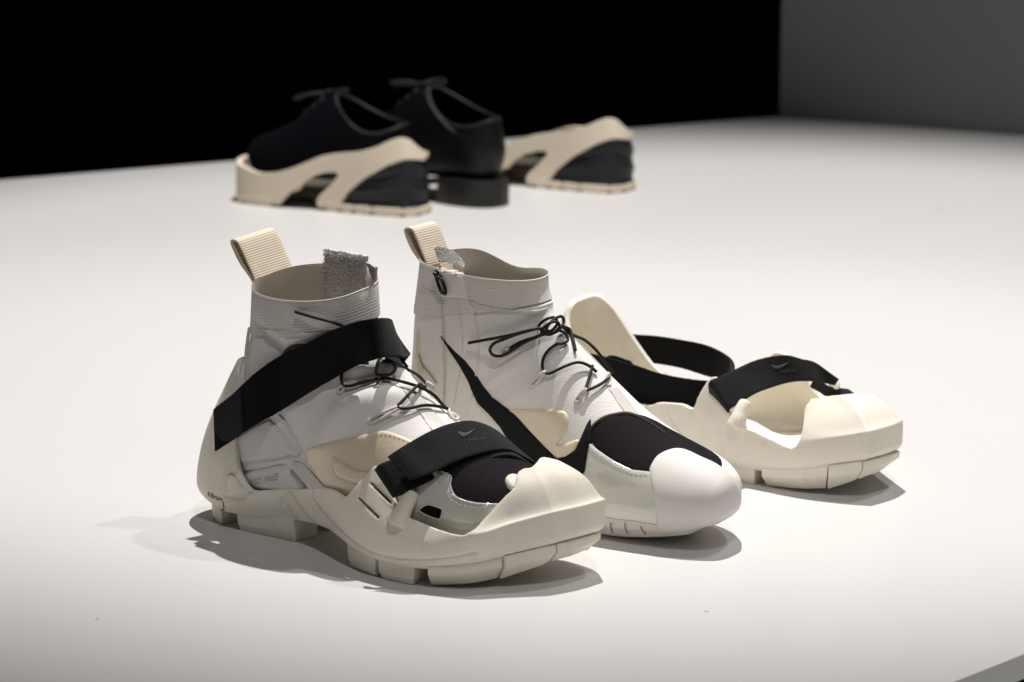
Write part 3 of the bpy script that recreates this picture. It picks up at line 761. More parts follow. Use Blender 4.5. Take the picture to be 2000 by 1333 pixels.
vt = ribbon('velcro_tab', A, B, .0018, M['loop_pile'], boot1, 6, 14, .0003)
fuzzy(vt, .0005, 3)
Gt = np.array([[a*(1-t)+b*t for t in np.linspace(0, 1, 8)] for a, b in zip(cr(A, 4), cr(B, 4))])+np.array((-.0006,-.0012,.0002))
tufts('pile', Gt, M['loop_pile'], vt, 1500, .0011, 5, 1 if Surf(Gt).N[2, 2][1] < 0 else -1)
vb = ribbon('velcro_edge', [f1.ony(716,512,.014), f1.ony(728,545,.012)], [f1.ony(736,523,.004), f1.ony(734,550,.004)], .0014, M['loop_back'], boot1, 6, 6, .0003); fuzzy(vb, .0004, 8)
lb = ribbon('size_label', [f1.ony(514,546,.022), f1.ony(517,580,.021)], [f1.ony(561,536,.030), f1.ony(563,580,.030)], .0010, M['rib'], boot1, 6, 6, .0003)

# lace loops (white cord) and laces
def cord_loop(surf, fr, base, tip, parent, w=4.6, h=.003):
    b, t = np.array(base, float), np.array(tip, float); d = (t-b); n = np.array([-d[1], d[0]])/np.linalg.norm(d)
    pts = [b+n*w, b+d*.3+n*w*1.1, b+d*.75+n*w*.7, t, b+d*.75-n*w*.7, b+d*.3-n*w*1.1, b-n*w, b-d*.12]
    hh = [.0006, .0012, h*.8, h, h*.8, .0012, .0006, .0006]
    return tube('lace_loop', [on(surf, fr, *p, q) for p, q in zip(pts, hh)], .0012, M['cord'], parent, 8, 6, True)
for b_, t_ in (((664,765),(680,750)), ((728,822),(781,797)), ((843,760),(833,748)), ((891,818),(872,806))):
    cord_loop(b1, f1, b_, t_, boot1)
for pts in ([(582,607,.004),(620,617,.006),(655,628,.006),(690,644,.003)], [(556,694,.002),(564,682,.002),(580,674,.002),(600,673,.002)],
            [(720,712,.002),(700,712,.002),(686,715,.002),(672,725,.002),(669,741,.002),(676,752,.003),(688,758,.003),(706,753,.003),(731,745,.003),(755,745,.003),(785,756,.004),(814,764,.004),(840,779,.004),(858,795,.003),(870,806,.003)],
            [(838,756,.003),(826,756,.003),(812,760,.005),(798,770,.005),(786,783,.003),(776,795,.003)], [(775,797,.003),(782,801,.003),(800,801,.003),(826,797,.003),(852,800,.003),(870,805,.003)],
            [(745,712,.004),(764,714,.004),(796,722,.003),(816,733,.003),(831,748,.003)], [(748,696,.003),(738,710,.004),(734,724,.005),(738,733,.006),(747,735,.006),(758,731,.006),(766,722,.005),(763,714,.004),(750,706,.003)],
            [(776,695,.003),(786,704,.002),(796,718,.002)]):
    lace('lace', b1, f1, pts, boot1)

patch('inner_tab', b1, f1, [(986,942),(991,932),(1003,929),(1014,935),(1018,952),(1008,960),(993,957)], M['rubber'], sh1.body, .0034, 3, 5)
# ---- left overshoe: straps, logos, moulded lines
def strap(name, fr, cols, tail, thick, mat, parent, across=10):
    A, B = [], []
    for a, b, ya, yb in cols: A.append(fr.ony(*a, ya)); B.append(fr.ony(*b, yb))
    for a, b in tail: A.append(np.array(a)); B.append(np.array(b))
    o = ribbon(name, A, B, thick, mat, parent, 8, across, .0005)
    G = np.array([[a*(1-t)+b*t for t in np.linspace(0, 1, across+1)] for a, b in zip(cr(A, 8), cr(B, 8))])
    return o, Surf(G)
def fuzz(surf, parent, n, seed, length=.0012, ends=True):
    """loose fibres along the cut edges of a strap"""
    r = np.random.RandomState(seed); V = []; F = []
    for i in range(n):
        if ends and r.rand() < .35: u, v = (0 if r.rand() < .7 else surf.nu-1.01), r.uniform(0, surf.nv-1)
        else: u, v = r.uniform(0, surf.nu-1), (0 if r.rand() < .5 else surf.nv-1.01)
        p, n_ = surf.at(u, v); c, _ = surf.at(min(max(u, 2), surf.nu-3), (surf.nv-1)/2); d = (p-c)/np.linalg.norm(p-c)
        d = d+r.normal(size=3)*.5+n_*r.normal()*.3; d = d/np.linalg.norm(d)*length*r.uniform(.4, 1.3); w = np.cross(d, n_); w = w/np.linalg.norm(w)*.00012
        k = len(V); V += [p-d*.2-w, p-d*.2+w, p+d]; F.append((k, k+1, k+2))
    o = mesh_obj('loose_fibres', V, F, M['black_felt'], parent); o['kind'] = 'stuff'
def toward(surf, fr, off):   # make the strap's outer face look at the camera
    v = surf.G[surf.nu//2, surf.nv//2]; n = surf.N[surf.nu//2, surf.nv//2]
    if n@(fr.c-v) < 0: surf.N = -surf.N
    return surf
def yb1(px, py, d=.0035):
    r = b1.hit(f1, px, py); return r[0][1]-d
cols = [((418,800),(421,882),-.0465,-.0465), ((455,770),(458,858),-.0465,-.0460), ((500,728),(500,830),-.0445,-.0460)]
for a, b in (((548,695),(548,803)), ((605,668),(605,767)), ((650,645),(650,741)), ((695,629),(695,716))):
    cols.append((a, b, min(yb1(*a), -.030), yb1(*b)))
cols += [((730,623),(735,702),-.0245,-.0300), ((754,622),(768,697),-.008,-.012), ((763,628),(790,699),.010,.008)]
ank, ankS = strap('ankle_strap', f1, cols, [((.142,.034,.156),(.168,.034,.136)), ((.100,.045,.130),(.128,.047,.100)), ((.066,.040,.085),(.088,.042,.060))], .0024, M['black_felt'], sh1.root, 12)
fuzz(ankS, ank, 900, 21)
tailflap, tfS = strap('strap_end', f1, [((421,797),(419,840),-.0505,-.0505), ((440,782),(440,862),-.0500,-.0495), ((470,760),(475,846),-.0490,-.0495)], [], .0016, M['black_web'], sh1.root)
fuzz(tfS, tailflap, 200, 22)
lo, loS = strap('strap_lower_layer', f1, [((733,918),(767,973),-.0600,-.0640), ((741,908),(782,968),-.0610,-.0610), ((765,898),(808,955),-.0540,-.0540), ((800,886),(850,936),-.042,-.042), ((850,866),(900,916),-.028,-.028), ((900,850),(950,899),-.009,-.009), ((950,852),(1000,892),.011,.011)],
                [((.266,.034,.076),(.288,.032,.068)), ((.262,.046,.058),(.285,.046,.050))], .0022, M['black_web'], sh1.root)
up, upS = strap('front_strap', f1, [((757,893),(800,938),-.060,-.060), ((776,880),(823,931),-.055,-.055), ((800,865),(850,921),-.047,-.047), ((840,843),(885,904),-.034,-.034), ((880,828),(925,890),-.018,-.018), ((915,823),(960,882),-.003,-.003), ((945,830),(990,880),.010,.010), ((975,847),(1011,888),.022,.022)],
                [((.266,.040,.076),(.288,.038,.068)), ((.262,.050,.058),(.285,.050,.050))], .0022, M['black_web'], sh1.root)
toward(upS, f1, 0); fuzz(upS, up, 300, 24, .0009)
SWOOSH = [(0,.25),(.02,.62),(.12,.92),(.30,1.0),(.5,.84),(1.0,-.05),(.55,.42),(.36,.50),(.22,.46),(.13,.32)]
def swoosh(name, surf, fr, org, ex, ey, parent):
    P = [np.array(org)+np.array(ex)*a+np.array(ey)*b for a, b in SWOOSH]
    return patch(name, surf, fr, P, M['grey_print'], parent, .0015, 2.0, .4, False)
swoosh('logo', upS, f1, (892,840), (40,-3), (2,17), up)
text_on('logo_lettering', upS, f1, 'M M W', (914,866), (32,-5), (1.0,-6), M['grey_print'], up, .0014, 0, .0003)
LN = lambda sh, *ls: [surf_line(sh.surf, sh.fr, l, 0, 10) for l in ls]
carve(sh1.body, LN(sh1, [(564,958),(548,985),(553,1010),(572,1033)], [(566,960),(590,995),(625,1035),(655,1072)], [(609,957),(612,975),(640,1010),(680,1050),(720,1077),(770,1091),(820,1094),(880,1090),(930,1080)], [(440,968),(462,973),(480,972),(490,963)]), .0010, -.0016)
carve(sh1.body, LN(sh1, [(558,1000),(566,1018),(590,1045)], [(564,990),(585,1020),(620,1055)]), .0014, -.0018)
patch('heel_gusset', sh1.surf, f1, [(440,966),(446,932),(451,926),(458,930),(470,948),(486,963),(476,970),(458,970)], M['rubber'], sh1.body, .0030, 4, 5)
text_on('heel_mark', sh1.surf, f1, 'Vibram', (404,969), (30,11), (1,-9), M['ochre_print'], sh1.body, .0002, .25, .0006)
tube('heel_mark_frame', surf_line(sh1.surf, f1, [(406,978),(408,988),(433,996),(437,994),(436,980)], .0002), .0005, M['ochre_print'], sh1.body, 6, 1)

# ------------------------------------------------------------------ bare boot: panels
patch('zip_cuff_panel', b2, f2, [(850,503),(902,512),(911,570),(914,584),(864,580),(857,540)], M['fabric'], boot2, .0021, smooth=False)
patch('zip_panel', b2, f2, [(857,570),(911,575),(925,615),(934,660),(932,715),(922,775),(903,845),(880,850),(868,800),(872,700),(866,600)], M['fabric'], boot2, .0008, smooth=False)
tube('zip_seam', surf_line(b2, f2, [(901,518),(911,575),(925,615),(934,660),(932,715),(922,775)], .0007), .0009, M['fabric'], boot2, 6, 1)
stitches('zip_stitching', b2, f2, [(893,540),(898,600),(905,660),(900,720),(888,790)], M['thread_tan'], boot2, .0013, .0010, .0022, .0004)
stitches('zip_stitching', b2, f2, [(863,560),(867,640),(870,720),(868,790)], M['thread_tan'], boot2, .0013, .0016, .0008, .0005)
# zip slider and pull
zp = on(b2, f2, 858, 520, .003); zq = on(b2, f2, 864, 545, .004); zr = on(b2, f2, 874, 572, .004)
zs = tube('zip_slider', [on(b2, f2, 857, 511, .002), zp, on(b2, f2, 860, 532, .003)], [.0020,.0036,.0022], M['metal'], boot2, 10, 5)
tube('zip_bridge', [on(b2, f2, 856, 529, .002), on(b2, f2, 860, 534, .006), on(b2, f2, 865, 541, .002)],   .0015, M['metal'], zs, 8, 6)
d_ = np.array((.0030, 0, .001))
tube('zip_pull', [on(b2, f2, 861, 538, .005), on(b2, f2, 868, 548, .0045)+d_*.4, on(b2, f2, 876, 566, .004), on(b2, f2, 875, 573, .004), on(b2, f2, 869, 566, .004)-d_*.3, on(b2, f2, 862, 548, .0045)], .0013, M['metal'], zs, 8, 6, True)
sw = patch('swoosh_overlay', b2, f2, [(861,657),(880,688),(898,715),(914,744),(923,767),(934,789),(956,810),(977,834),(1000,872),(1040,935),(1100,968),(1130,948),(1142,920),(1150,871),(1153,819),(1146,830),(1134,858),(1124,880),(1104,893),(1087,896),(1071,880),(1038,846),(1005,809),(992,799),(961,776),(943,753),(925,724),(909,704),(887,684),(868,663)], M['swoosh'], boot2, .0017, smooth=False, bev=1.5)
patch('grey_midfoot', b2, f2, [(983,832),(1010,862),(1040,905),(1052,935),(1030,925),(1003,880)], M['grey_print'], boot2, .0014, smooth=False)
fm = patch('amber_film_panel', b2, f2, [(996,801),(1051,800),(1095,802),(1108,810),(1110,828),(1099,853),(1088,870),(1108,866),(1130,859),(1128,874),(1111,890),(1091,894),(1073,881),(1038,845),(1007,811)], M['film'], boot2, .0016, curve=4)
stitches('stitching', b2, f2, [(1010,806),(1051,805),(1094,808),(1103,816),(1103,828),(1093,850)], M['thread_tan'], fm, .0019, .0014, .0018)
patch('mesh_toe', b2, f2, [(1150,850),(1160,833),(1177,821),(1200,815),(1223,811),(1252,812),(1282,824),(1303,836),(1340,856),(1402,892),(1402,920),(1330,940),(1280,935),(1269,925),(1236,920),(1203,904),(1170,881)], M['mesh_black'], boot2, .0011, curve=4)
MF = M['film_grey']
fg = patch('milky_film_panel', b2, f2, [(1152,866),(1170,880),(1203,902),(1236,918),(1272,922),(1300,940),(1300,1000),(1260,998),(1236,993),(1183,987),(1130,982),(1136,950),(1148,900)], MF, boot2, .0017, smooth=False, bev=3)
stitches('stitching', b2, f2, [(1154,872),(1170,887),(1203,909),(1236,925),(1270,929)], M['thread'], fg, .0021)
# zigzag edging above the toe mesh
ez = cr([(1151,848),(1160,831),(1177,818),(1200,811),(1223,809),(1249,817),(1279,835),(1297,849)], 14); zz = []
for i, q in enumerate(ez): zz.append(on(b2, f2, q[0], q[1]+(-2.8 if i % 2 else 3.0), .0012))
tube('overlock_edge', zz, .00042, M['lace'], boot2, 6, 3)
ez2 = [on(b2, f2, q[0]+1, q[1]+1-(-2.5 if i % 2 else 3.0), .0014) for i, q in enumerate(ez)]
tube('overlock_edge', ez2, .00036, M['lace'], boot2, 6, 3)
stub = tube('strap_stub', [on(b2, f2, 1150, 866, .001), on(b2, f2, 1152, 845, .0016), on(b2, f2, 1154, 822, .0014)], [.003,.0018,.0004], M['swoosh'], boot2, 8, 5, flat=.4)
tp = patch('toe_bumper', b2, f2, [(1269,921),(1272,910),(1285,891),(1312,879),(1337,880),(1368,894),(1398,908),(1424,928),(1440,950),(1446,972),(1441,995),(1430,1006),(1404,1020),(1368,1029),(1328,1036),(1289,1038),(1283,1005),(1277,970),(1272,944)], M['toe_leather'], boot2, .0025, bev=4, curve=4)
patch('throat_tape', b2, f2, [(1186,757),(1206,757),(1228,785),(1254,818),(1232,824),(1208,790)], M['white_tape'], boot2, .0006, smooth=False)
# foam midsole wrapped under the whole boot
def midsole(surf, zm, parent, off=.0028):
    us = [u for u in range(3, 15*7) if surf.G[u, NT//2, 2] < zm]; rng = {}
    for u in us:
        k = NT//2
        while k > 2 and surf.G[u, k, 2] < zm: k -= 1
        j = NT//2
        while j < NT-2 and surf.G[u, j, 2] < zm: j += 1
        rng[u] = (k, j)
    o = grid_part('midsole', surf, us[0], us[-1], lambda u: rng[int(u)], off, M['midsole'], parent, 1.0, 48,
                  lambda u, t: (-.0008+(off+.0008)*min(1, (u-us[0])/5, (us[-1]-u)/5))*min(1, 9*t+.15, 9*(1-t)+.15)*(1+.25*math.sin(t*math.pi*10)*(1 if .1 < t < .3 or .7 < t < .9 else 0)))
    return o
ms = midsole(b2, .019, boot2)
for a, b in (((1196,1018),(1198,1034)), ((1223,1018),(1227,1036)), ((1253,1024),(1262,1037)), ((1170,1016),(1171,1031))):  # dark raised tubes paint the shade of the sole's grooves
    tube('groove_shade_line', [on(b2, f2, *a, .0028), on(b2, f2, (a[0]+b[0])/2-1, (a[1]+b[1])/2, .0029), on(b2, f2, *b, .0028)], .00045, M['groove'], ms, 6, 4)
stitches('cuff_stitching', b2, f2, [(828,562),(840,569),(853,573)], M['thread'], boot2, .0018, .0016, .0006, .0006)
stitches('cuff_stitching', b2, f2, [(916,588),(950,599),(1000,607),(1040,608),(1068,603)], M['thread'], boot2, .0018, .0014, .0004, .0009)
pull_loop(f2, (833,520), (806,450), -.012, (.0040,.030,.0005), .0085, boot2)
fl = ribbon('zip_flap', [f2.ony(848,482,-.012), f2.ony(870,484,-.010), f2.ony(892,497,-.008), f2.ony(906,514,-.008)], [f2.ony(857,512,-.016), f2.ony(875,512,-.014), f2.ony(892,518,-.012), f2.ony(906,524,-.012)], .0014, M['loop_back'], boot2, 8, 8, .0003); fuzzy(fl, .0003, 6)
patch('heel_tape', b2, f2, [(815,650),(820,652),(822,700),(828,725),(820,740),(814,700)], M['tape'], boot2, .0014)
tube('heel_seam', surf_line(b2, f2, [(820,690),(826,712),(840,730),(854,748)], .0007), .0005, M['groove'], boot2, 6, 1)
for b_, t_ in (((984,688),(996,680)), ((1041,752),(1067,728)), ((1127,783),(1144,765)), ((1188,752),(1181,737))):
    cord_loop(b2, f2, b_, t_, boot2, 3.2, .0045)
for pts in ([(919,667,.005),(949,659,.007),(982,648,.009),(1005,644,.010),(1038,647,.009),(1066,645,.006)],
            [(1053,646,.008),(1015,648,.009),(986,654,.009),(968,665,.008),(960,679,.006),(966,691,.005),(981,695,.005),(999,690,.005),(1026,674,.006),(1049,663,.006),(1066,652,.006)],
            [(1089,645,.006),(1116,653,.009),(1141,664,.012),(1161,681,.013),(1178,702,.012),(1198,730,.010)],
            [(995,683,.003),(1015,672,.004),(1040,664,.005),(1066,656,.005)],
            [(1084,650,.005),(1098,656,.004),(1106,668,.003),(1098,674,.003),(1086,676,.003),(1071,687,.003),(1062,704,.003),(1062,721,.003),(1069,731,.004),(1080,730,.004),(1104,719,.004),(1127,713,.004),(1147,719,.003),(1163,730,.002)],
            [(1153,720,.004),(1149,742,.003),(1143,766,.004)], [(1142,768,.004),(1157,762,.003),(1172,754,.003),(1184,744,.003)],
            [(1094,644,.004),(1108,650,.003),(1118,672,.002),(1122,688,.002)]):
    lace('lace', b2, f2, pts, boot2)
for pts in ([(1052,640,.004),(1060,630,.007),(1074,630,.008),(1082,640,.006),(1074,652,.006),(1060,650,.006)], [(1066,648,.007),(1072,636,.009),(1084,630,.008),(1092,638,.006),(1088,650,.005),(1076,656,.005)], [(1058,652,.005),(1066,642,.009),(1078,640,.010),(1086,648,.007),(1074,658,.005)]):
    tube('lace_knot', [on(b2, f2, *q) for q in pts], .0012, M['lace'], boot2, 8, 6, True)

# ------------------------------------------------------------------ second overshoe, empty
f3 = Frame(.026, .383, 35.6)
mir = lambda st: [(x, -y, z) for x, y, z in st]
STB = [mir(STA[0])]+[mir(STA[24-i]) for i in range(1, 24)]
def tweak(i, dx, dy, dz=0): STB[i] = [(x+dx, y+dy, z+dz) for x, y, z in STB[i]]
for i_, z5, z6 in ((10, .0650, .0775), (11, .0690, .0805), (12, .0695, .0815), (13, .0685, .0800), (14, .0650, .0785)):
    q_ = STB[i_]; STB[i_] = q_[:5]+[(q_[5][0], q_[5][1], z5), (q_[6][0], q_[6][1], z6)]
for i_ in (10, 11, 12, 13): tweak(i_, .005, 0)
tweak(11, -.010, -.005); tweak(10, -.012, .001); tweak(12, -.001, -.001); tweak(13, .006, 0); tweak(9, 0, -.004); tweak(8, 0, -.006); tweak(7, 0, -.007); tweak(6, 0, -.006); tweak(14, .004, .002)
rim2 = G_((0, 5.5), (.8, 5.45), (1.6, 5.0), (2.4, 4.3), (3.1, 3.4), (3.7, 3.0)) + P_((1260,793),(1283,788),(1310,788),(1330,790),(1352,798),(1362,777),(1373,757),(1384,741),(1394,736),(1402,740),(1412,772),(1424,808),(1436,824),(1449,832),(1481,846),(1510,860),(1535,872),(1547,875),(1557,866),(1565,846),(1569,822),(1572,798),(1581,785),(1597,777)) + \
       G_((12.6, 5.6), (13.4, 5.2), (14, 4.8), (14.6, 4.3), (15.2, 3.9), (15.8, 3.7), (16.2, 3.6), (16.6, 4.2), (16.9, 5.2), (17.2, 5.8), (17.6, 5.7), (18.0, 4.6), (18.4, 3.4), (19, 3.2), (19.8, 3.1), (20.3, 3.5), (20.8, 4.3), (21.4, 4.95), (22.0, 5.3), (22.7, 5.5), (23.3, 5.55), (24, 5.5))
h2 = [f3.ony(1438,832,-.0545), f3.ony(1442,820,-.0535), f3.ony(1446,808,-.051), f3.ony(1451,796,-.048), f3.ony(1456,786,-.045), f3.ony(1458,782,-.044)]
h2m = [np.array((.250,.062,.042)), np.array((.252,.059,.052)), np.array((.256,.053,.062)), np.array((.260,.047,.067))]
sh2 = make_shell('overshoe', f3, STB, rim2, [], 'empty cream rubber overshoe lying open to the right of the bare boot',
                 tubes=[(h2, [.0082,.0070,.0060,.0056,.0050,.0022]), (h2m, [.006,.0055,.005,.0045])], voxel=.0008)
for a, b, z, *o_ in ((.35,1.75,0),(2.5,4.1,0),(6.1,6.95,0),(7.0,7.85,0),(8.05,9.84,(0,.005),.0016),(9.86,10.98,(.0051,.0148),.0042),(11.0,12.97,(.015,.018),.0050),(13.0,13.7,(.018,.014),.003),(13.75,14.7,(.013,.005)),(14.8,15.8,(.004,0)),(16,16.9,0),(17.1,18,0),(19.9,21.4,0),(22.2,23.6,0)):
    lug(sh2, a, b, z, *o_)
carve(sh2.body, LN(sh2, [(1262,793),(1280,820),(1300,845),(1318,862)], [(1300,800),(1320,835),(1345,865)]), .0009, -.0012)
an2, an2S = strap('ankle_strap', f3, [((1150,690),(1150,740),-.022,-.022), ((1188,699),(1190,762),-.027,-.027), ((1238,713),(1236,788),-.030,-.030), ((1283,728),(1283,800),-.030,-.030), ((1328,738),(1328,806),-.030,-.030), ((1382,744),(1378,800),-.024,-.024), ((1415,738),(1410,785),-.008,-.008), ((1432,722),(1428,768),.012,.012), ((1428,703),(1424,750),.030,.030), ((1405,686),(1402,741),.040,.040), ((1373,673),(1372,732),.0425,.0425), ((1328,664),(1330,719),.043,.043), ((1283,657),(1285,711),.044,.044), ((1229,653),(1235,706),.0445,.0445), ((1190,648),(1195,700),.0445,.0445)],
                [], .0022, M['black_felt'], sh2.root, 10)
fuzz(an2S, an2, 900, 23)
strap('heel_velcro', f3, [((1150,692),(1152,740),.030,.030), ((1172,678),(1178,740),.0315,.0315), ((1188,668),(1200,742),.0320,.0320), ((1203,668),(1222,742),.0325,.0325), ((1238,712),(1240,742),.0330,.0330)], [], .0012, M['black_felt'], sh2.root)
lo2, _ = strap('strap_lower_layer', f3, [((1590,742),(1583,757),.022,.022), ((1608,748),(1600,766),.034,.034), ((1623,756),(1620,776),.043,.043)], [((.262,.0660,.058),(.280,.0640,.050))], .0022, M['black_web'], sh2.root)
up2, up2S = strap('front_strap', f3, [((1386,766),(1426,812),-.0475,-.0475), ((1386,746),(1424,802),-.0530,-.0530), ((1402,738),(1440,791),-.0480,-.0480), ((1436,722),(1474,770),-.036,-.036), ((1480,703),(1508,757),-.021,-.021), ((1530,694),(1545,747),-.003,-.003), ((1566,702),(1580,745),.014,.014), ((1594,710),(1606,748),.028,.028), ((1638,741),(1630,753),.040,.040)], [], .0022, M['black_web'], sh2.root)
toward(up2S, f3, 0); fuzz(up2S, up2, 300, 25, .0009)
swoosh('logo', up2S, f3, (1505,711), (38,-5), (2.5,12), up2)
text_on('logo_lettering', up2S, f3, 'M M W', (1523,730), (28,-3), (1.5,-6), M['grey_print'], up2, .0014, 0, .0003)

# ------------------------------------------------------------------ background: lace-up shoes and sand-coloured soles
def copy_tree(o, parent=None):
    c = o.copy(); COL.objects.link(c); c.parent = parent
    for ch in o.children: copy_tree(ch, c)
    return c
g1, g2 = ground(497, 401), ground(790, 430); dd = g2-g1
yaw4 = math.degrees(math.atan2(-dd[1], dd[0])); o4 = Frame(g1[0], g1[1], yaw4)
base4 = o4.o+o4.R@np.array((-.035, .046, 0)); f4 = Frame(base4[0], base4[1], yaw4)
PLAN = [(0,0),(.004,-.024),(.020,-.041),(.050,-.0475),(.085,-.047),(.120,-.043),(.155,-.0405),(.190,-.040),(.225,-.0395),(.255,-.036),(.278,-.026),(.286,0)]
PLAN = [(-.012+x*.972, y) for x, y in PLAN]
PLAN = PLAN+[(x, -y) for x, y in PLAN[-2:0:-1]]
LEV = [(.004,1.0),(.02,1.0),(.04,.995),(.06,.985),(.08,.96),(.100,.93),(.125,.89)]
ST4 = [[((x-.15)*k+.15+.02*max(0, z-.06)*0, y*k, z) for z, k in LEV] for x, y in PLAN]
s4 = shell_surface(ST4, ())
near_top = [(479,329),(502,338),(531,338),(565,330),(601,316),(628,305),(655,300),(700,296),(734,287),(756,277),(776,270)]
hs = [s4.hit(f4, *q) for q in near_top]; hv = [(h[3]/NS, h[2]/NL) for h in hs if h is not None]
rim4 = [('g', 0, 2.8), ('g', 1.0, 2.7), ('g', 1.8, 2.5)]+[('g', *q) for q in hv]+[('g', 9.95, 5.0), ('g', 10.3, 4.85), ('g', 10.6, 4.5), ('g', 11, 4.15), ('g', 11.8, 3.85)]+[('g', 22-v, min(u, 3.8)) for v, u in hv[-2::-1]]+[('g', 20.2, 2.5), ('g', 21, 2.7), ('g', 22, 2.8)]
ha = lambda *l: [(h[3]/NS, h[2]/NL) for h in (s4.hit(f4, *q) for q in l) if h is not None]
top = ha((547,397),(565,377),(592,357),(612,344),(634,338),(656,337),(661,343),(646,361),(624,382),(618,392))
arch = [('g', v, u) for v, u in top]+[('g', top[-1][0]+.1, -.5), ('g', top[0][0], -.5)]
archF = [('g', 22-v, u) for _, v, u in arch]
wt = ha((664,398),(677,378),(711,349),(756,324),(788,313)); wb = ha((666,405),(679,413),(722,415),(786,411))
wt += [(10.3, 3.62), (11, 3.45)]; wb = [(6.78, .5), (7.1, .36), (8, .34), (9.5, .38), (10.2, .4), (11, .42)]
wedge = [('g', *q) for q in wt]+[('g', 22-v, u) for v, u in wt[-2::-1]]+[('g', 22-v, u) for v, u in wb]+[('g', *q) for q in wb[-2::-1]]
sole1 = thing('sole_shell', f4, 'sand coloured rubber sole shell worn by the black suede shoe', 'sole shell')
V, tri, R = trimmed(s4, rim4, [arch, wedge], f4)
sb = mesh_obj('sole_body', V, tri, M['beige_sole'], sole1); fix_normals(sb)
bm = bmesh.new(); bm.from_mesh(sb.data); bm.normal_update(); sg = sum(f.normal.dot(f.calc_center_median()-Vector((.14, 0, .04)))*f.calc_area() for f in bm.faces); bm.free()
solid(sb, .0075, -1 if sg > 0 else 1, .0022, 3)
# ribbed black wedge inside the heel opening
V = []; F = []; us = np.linspace(.3, 4.6, 40); vs_ = np.linspace(6.0, 16.0, 70)
rv = np.array([(e[1], e[2]) for e in rim4])
for u in us:
    for v in vs_:
        u_ = .3+(u-.3)/4.3*(np.interp(v, rv[:, 0], rv[:, 1])-.65); p, n = s4.at(u_*NL, v*NS); e = min(1, (v-6)/1.2, (16-v)/1.2); V.append(p+n*(-.0075+e*(.0045+.0012*math.sin(u*2*math.pi*.62+.6)+.0006*math.sin(u*11))))
for i in range(len(us)-1):
    for k in range(len(vs_)-1): a = i*len(vs_)+k; F.append((a, a+1, a+len(vs_)+1, a+len(vs_)))
wg = mesh_obj('heel_wedge', V, F, M['black_rubber'], sole1); fix_normals(wg)
V = []; F = []; us = np.linspace(1.5, 4.0, 12); vs_ = np.linspace(3.0, 7.5, 30)
for sgn in (0, 1):
    k0 = len(V)
    for u in us:
        for v in vs_:
            p, n = s4.at(min(u, np.interp(22-v if sgn else v, rv[:, 0], rv[:, 1])-.3)*NL, (22-v if sgn else v)*NS); V.append(p-n*.0115)
    for i in range(len(us)-1):
        for k in range(len(vs_)-1): a = k0+i*len(vs_)+k; F.append((a, a+1, a+len(vs_)+1, a+len(vs_)))
gp = mesh_obj('arch_lining', V, F, M['grey_sole'], sole1)
fb_ = [(x, y) for x, y in PLAN]; V = [(x*.965+.005, y*.88, .034) for x, y in fb_]+[(x*.965+.005, y*.88, .040) for x, y in fb_]; n_ = len(fb_)
mesh_obj('footbed', V, [tuple(range(n_))[::-1], tuple(range(n_, 2*n_))]+[(i, (i+1) % n_, n_+(i+1) % n_, n_+i) for i in range(n_)], M['grey_sole'], sole1, False)
class _S: pass
L4 = _S(); L4.root = sole1; L4.surf = s4; L4.fr = f4
for a, b in ((-.8,.8),(.95,1.6),(1.75,2.3),(2.45,3.7),(6.1,6.6),(6.75,7.2),(7.35,8.0),(8.15,9.5),(9.7,10.4),(10.6,11.4),(11.6,12.4),(12.6,13.8),(14,14.8),(15,15.9),(16,17),(17.1,18.2),(18.3,19.4),(19.6,20.9)):
    lug(L4, a, b, 0, .0008, .02, .001, M['beige_sole'], u=1)
sole2 = copy_tree(sole1); sole2['label'] = 'empty sand coloured rubber sole shell at the right of the black shoes'
ga_, gb_ = ground(790, 430), ground(1203, 382); sole2.location = Vector(f4.o)+Vector(gb_-ga_); sole2.rotation_euler.z = -f4.yaw-math.radians(2)

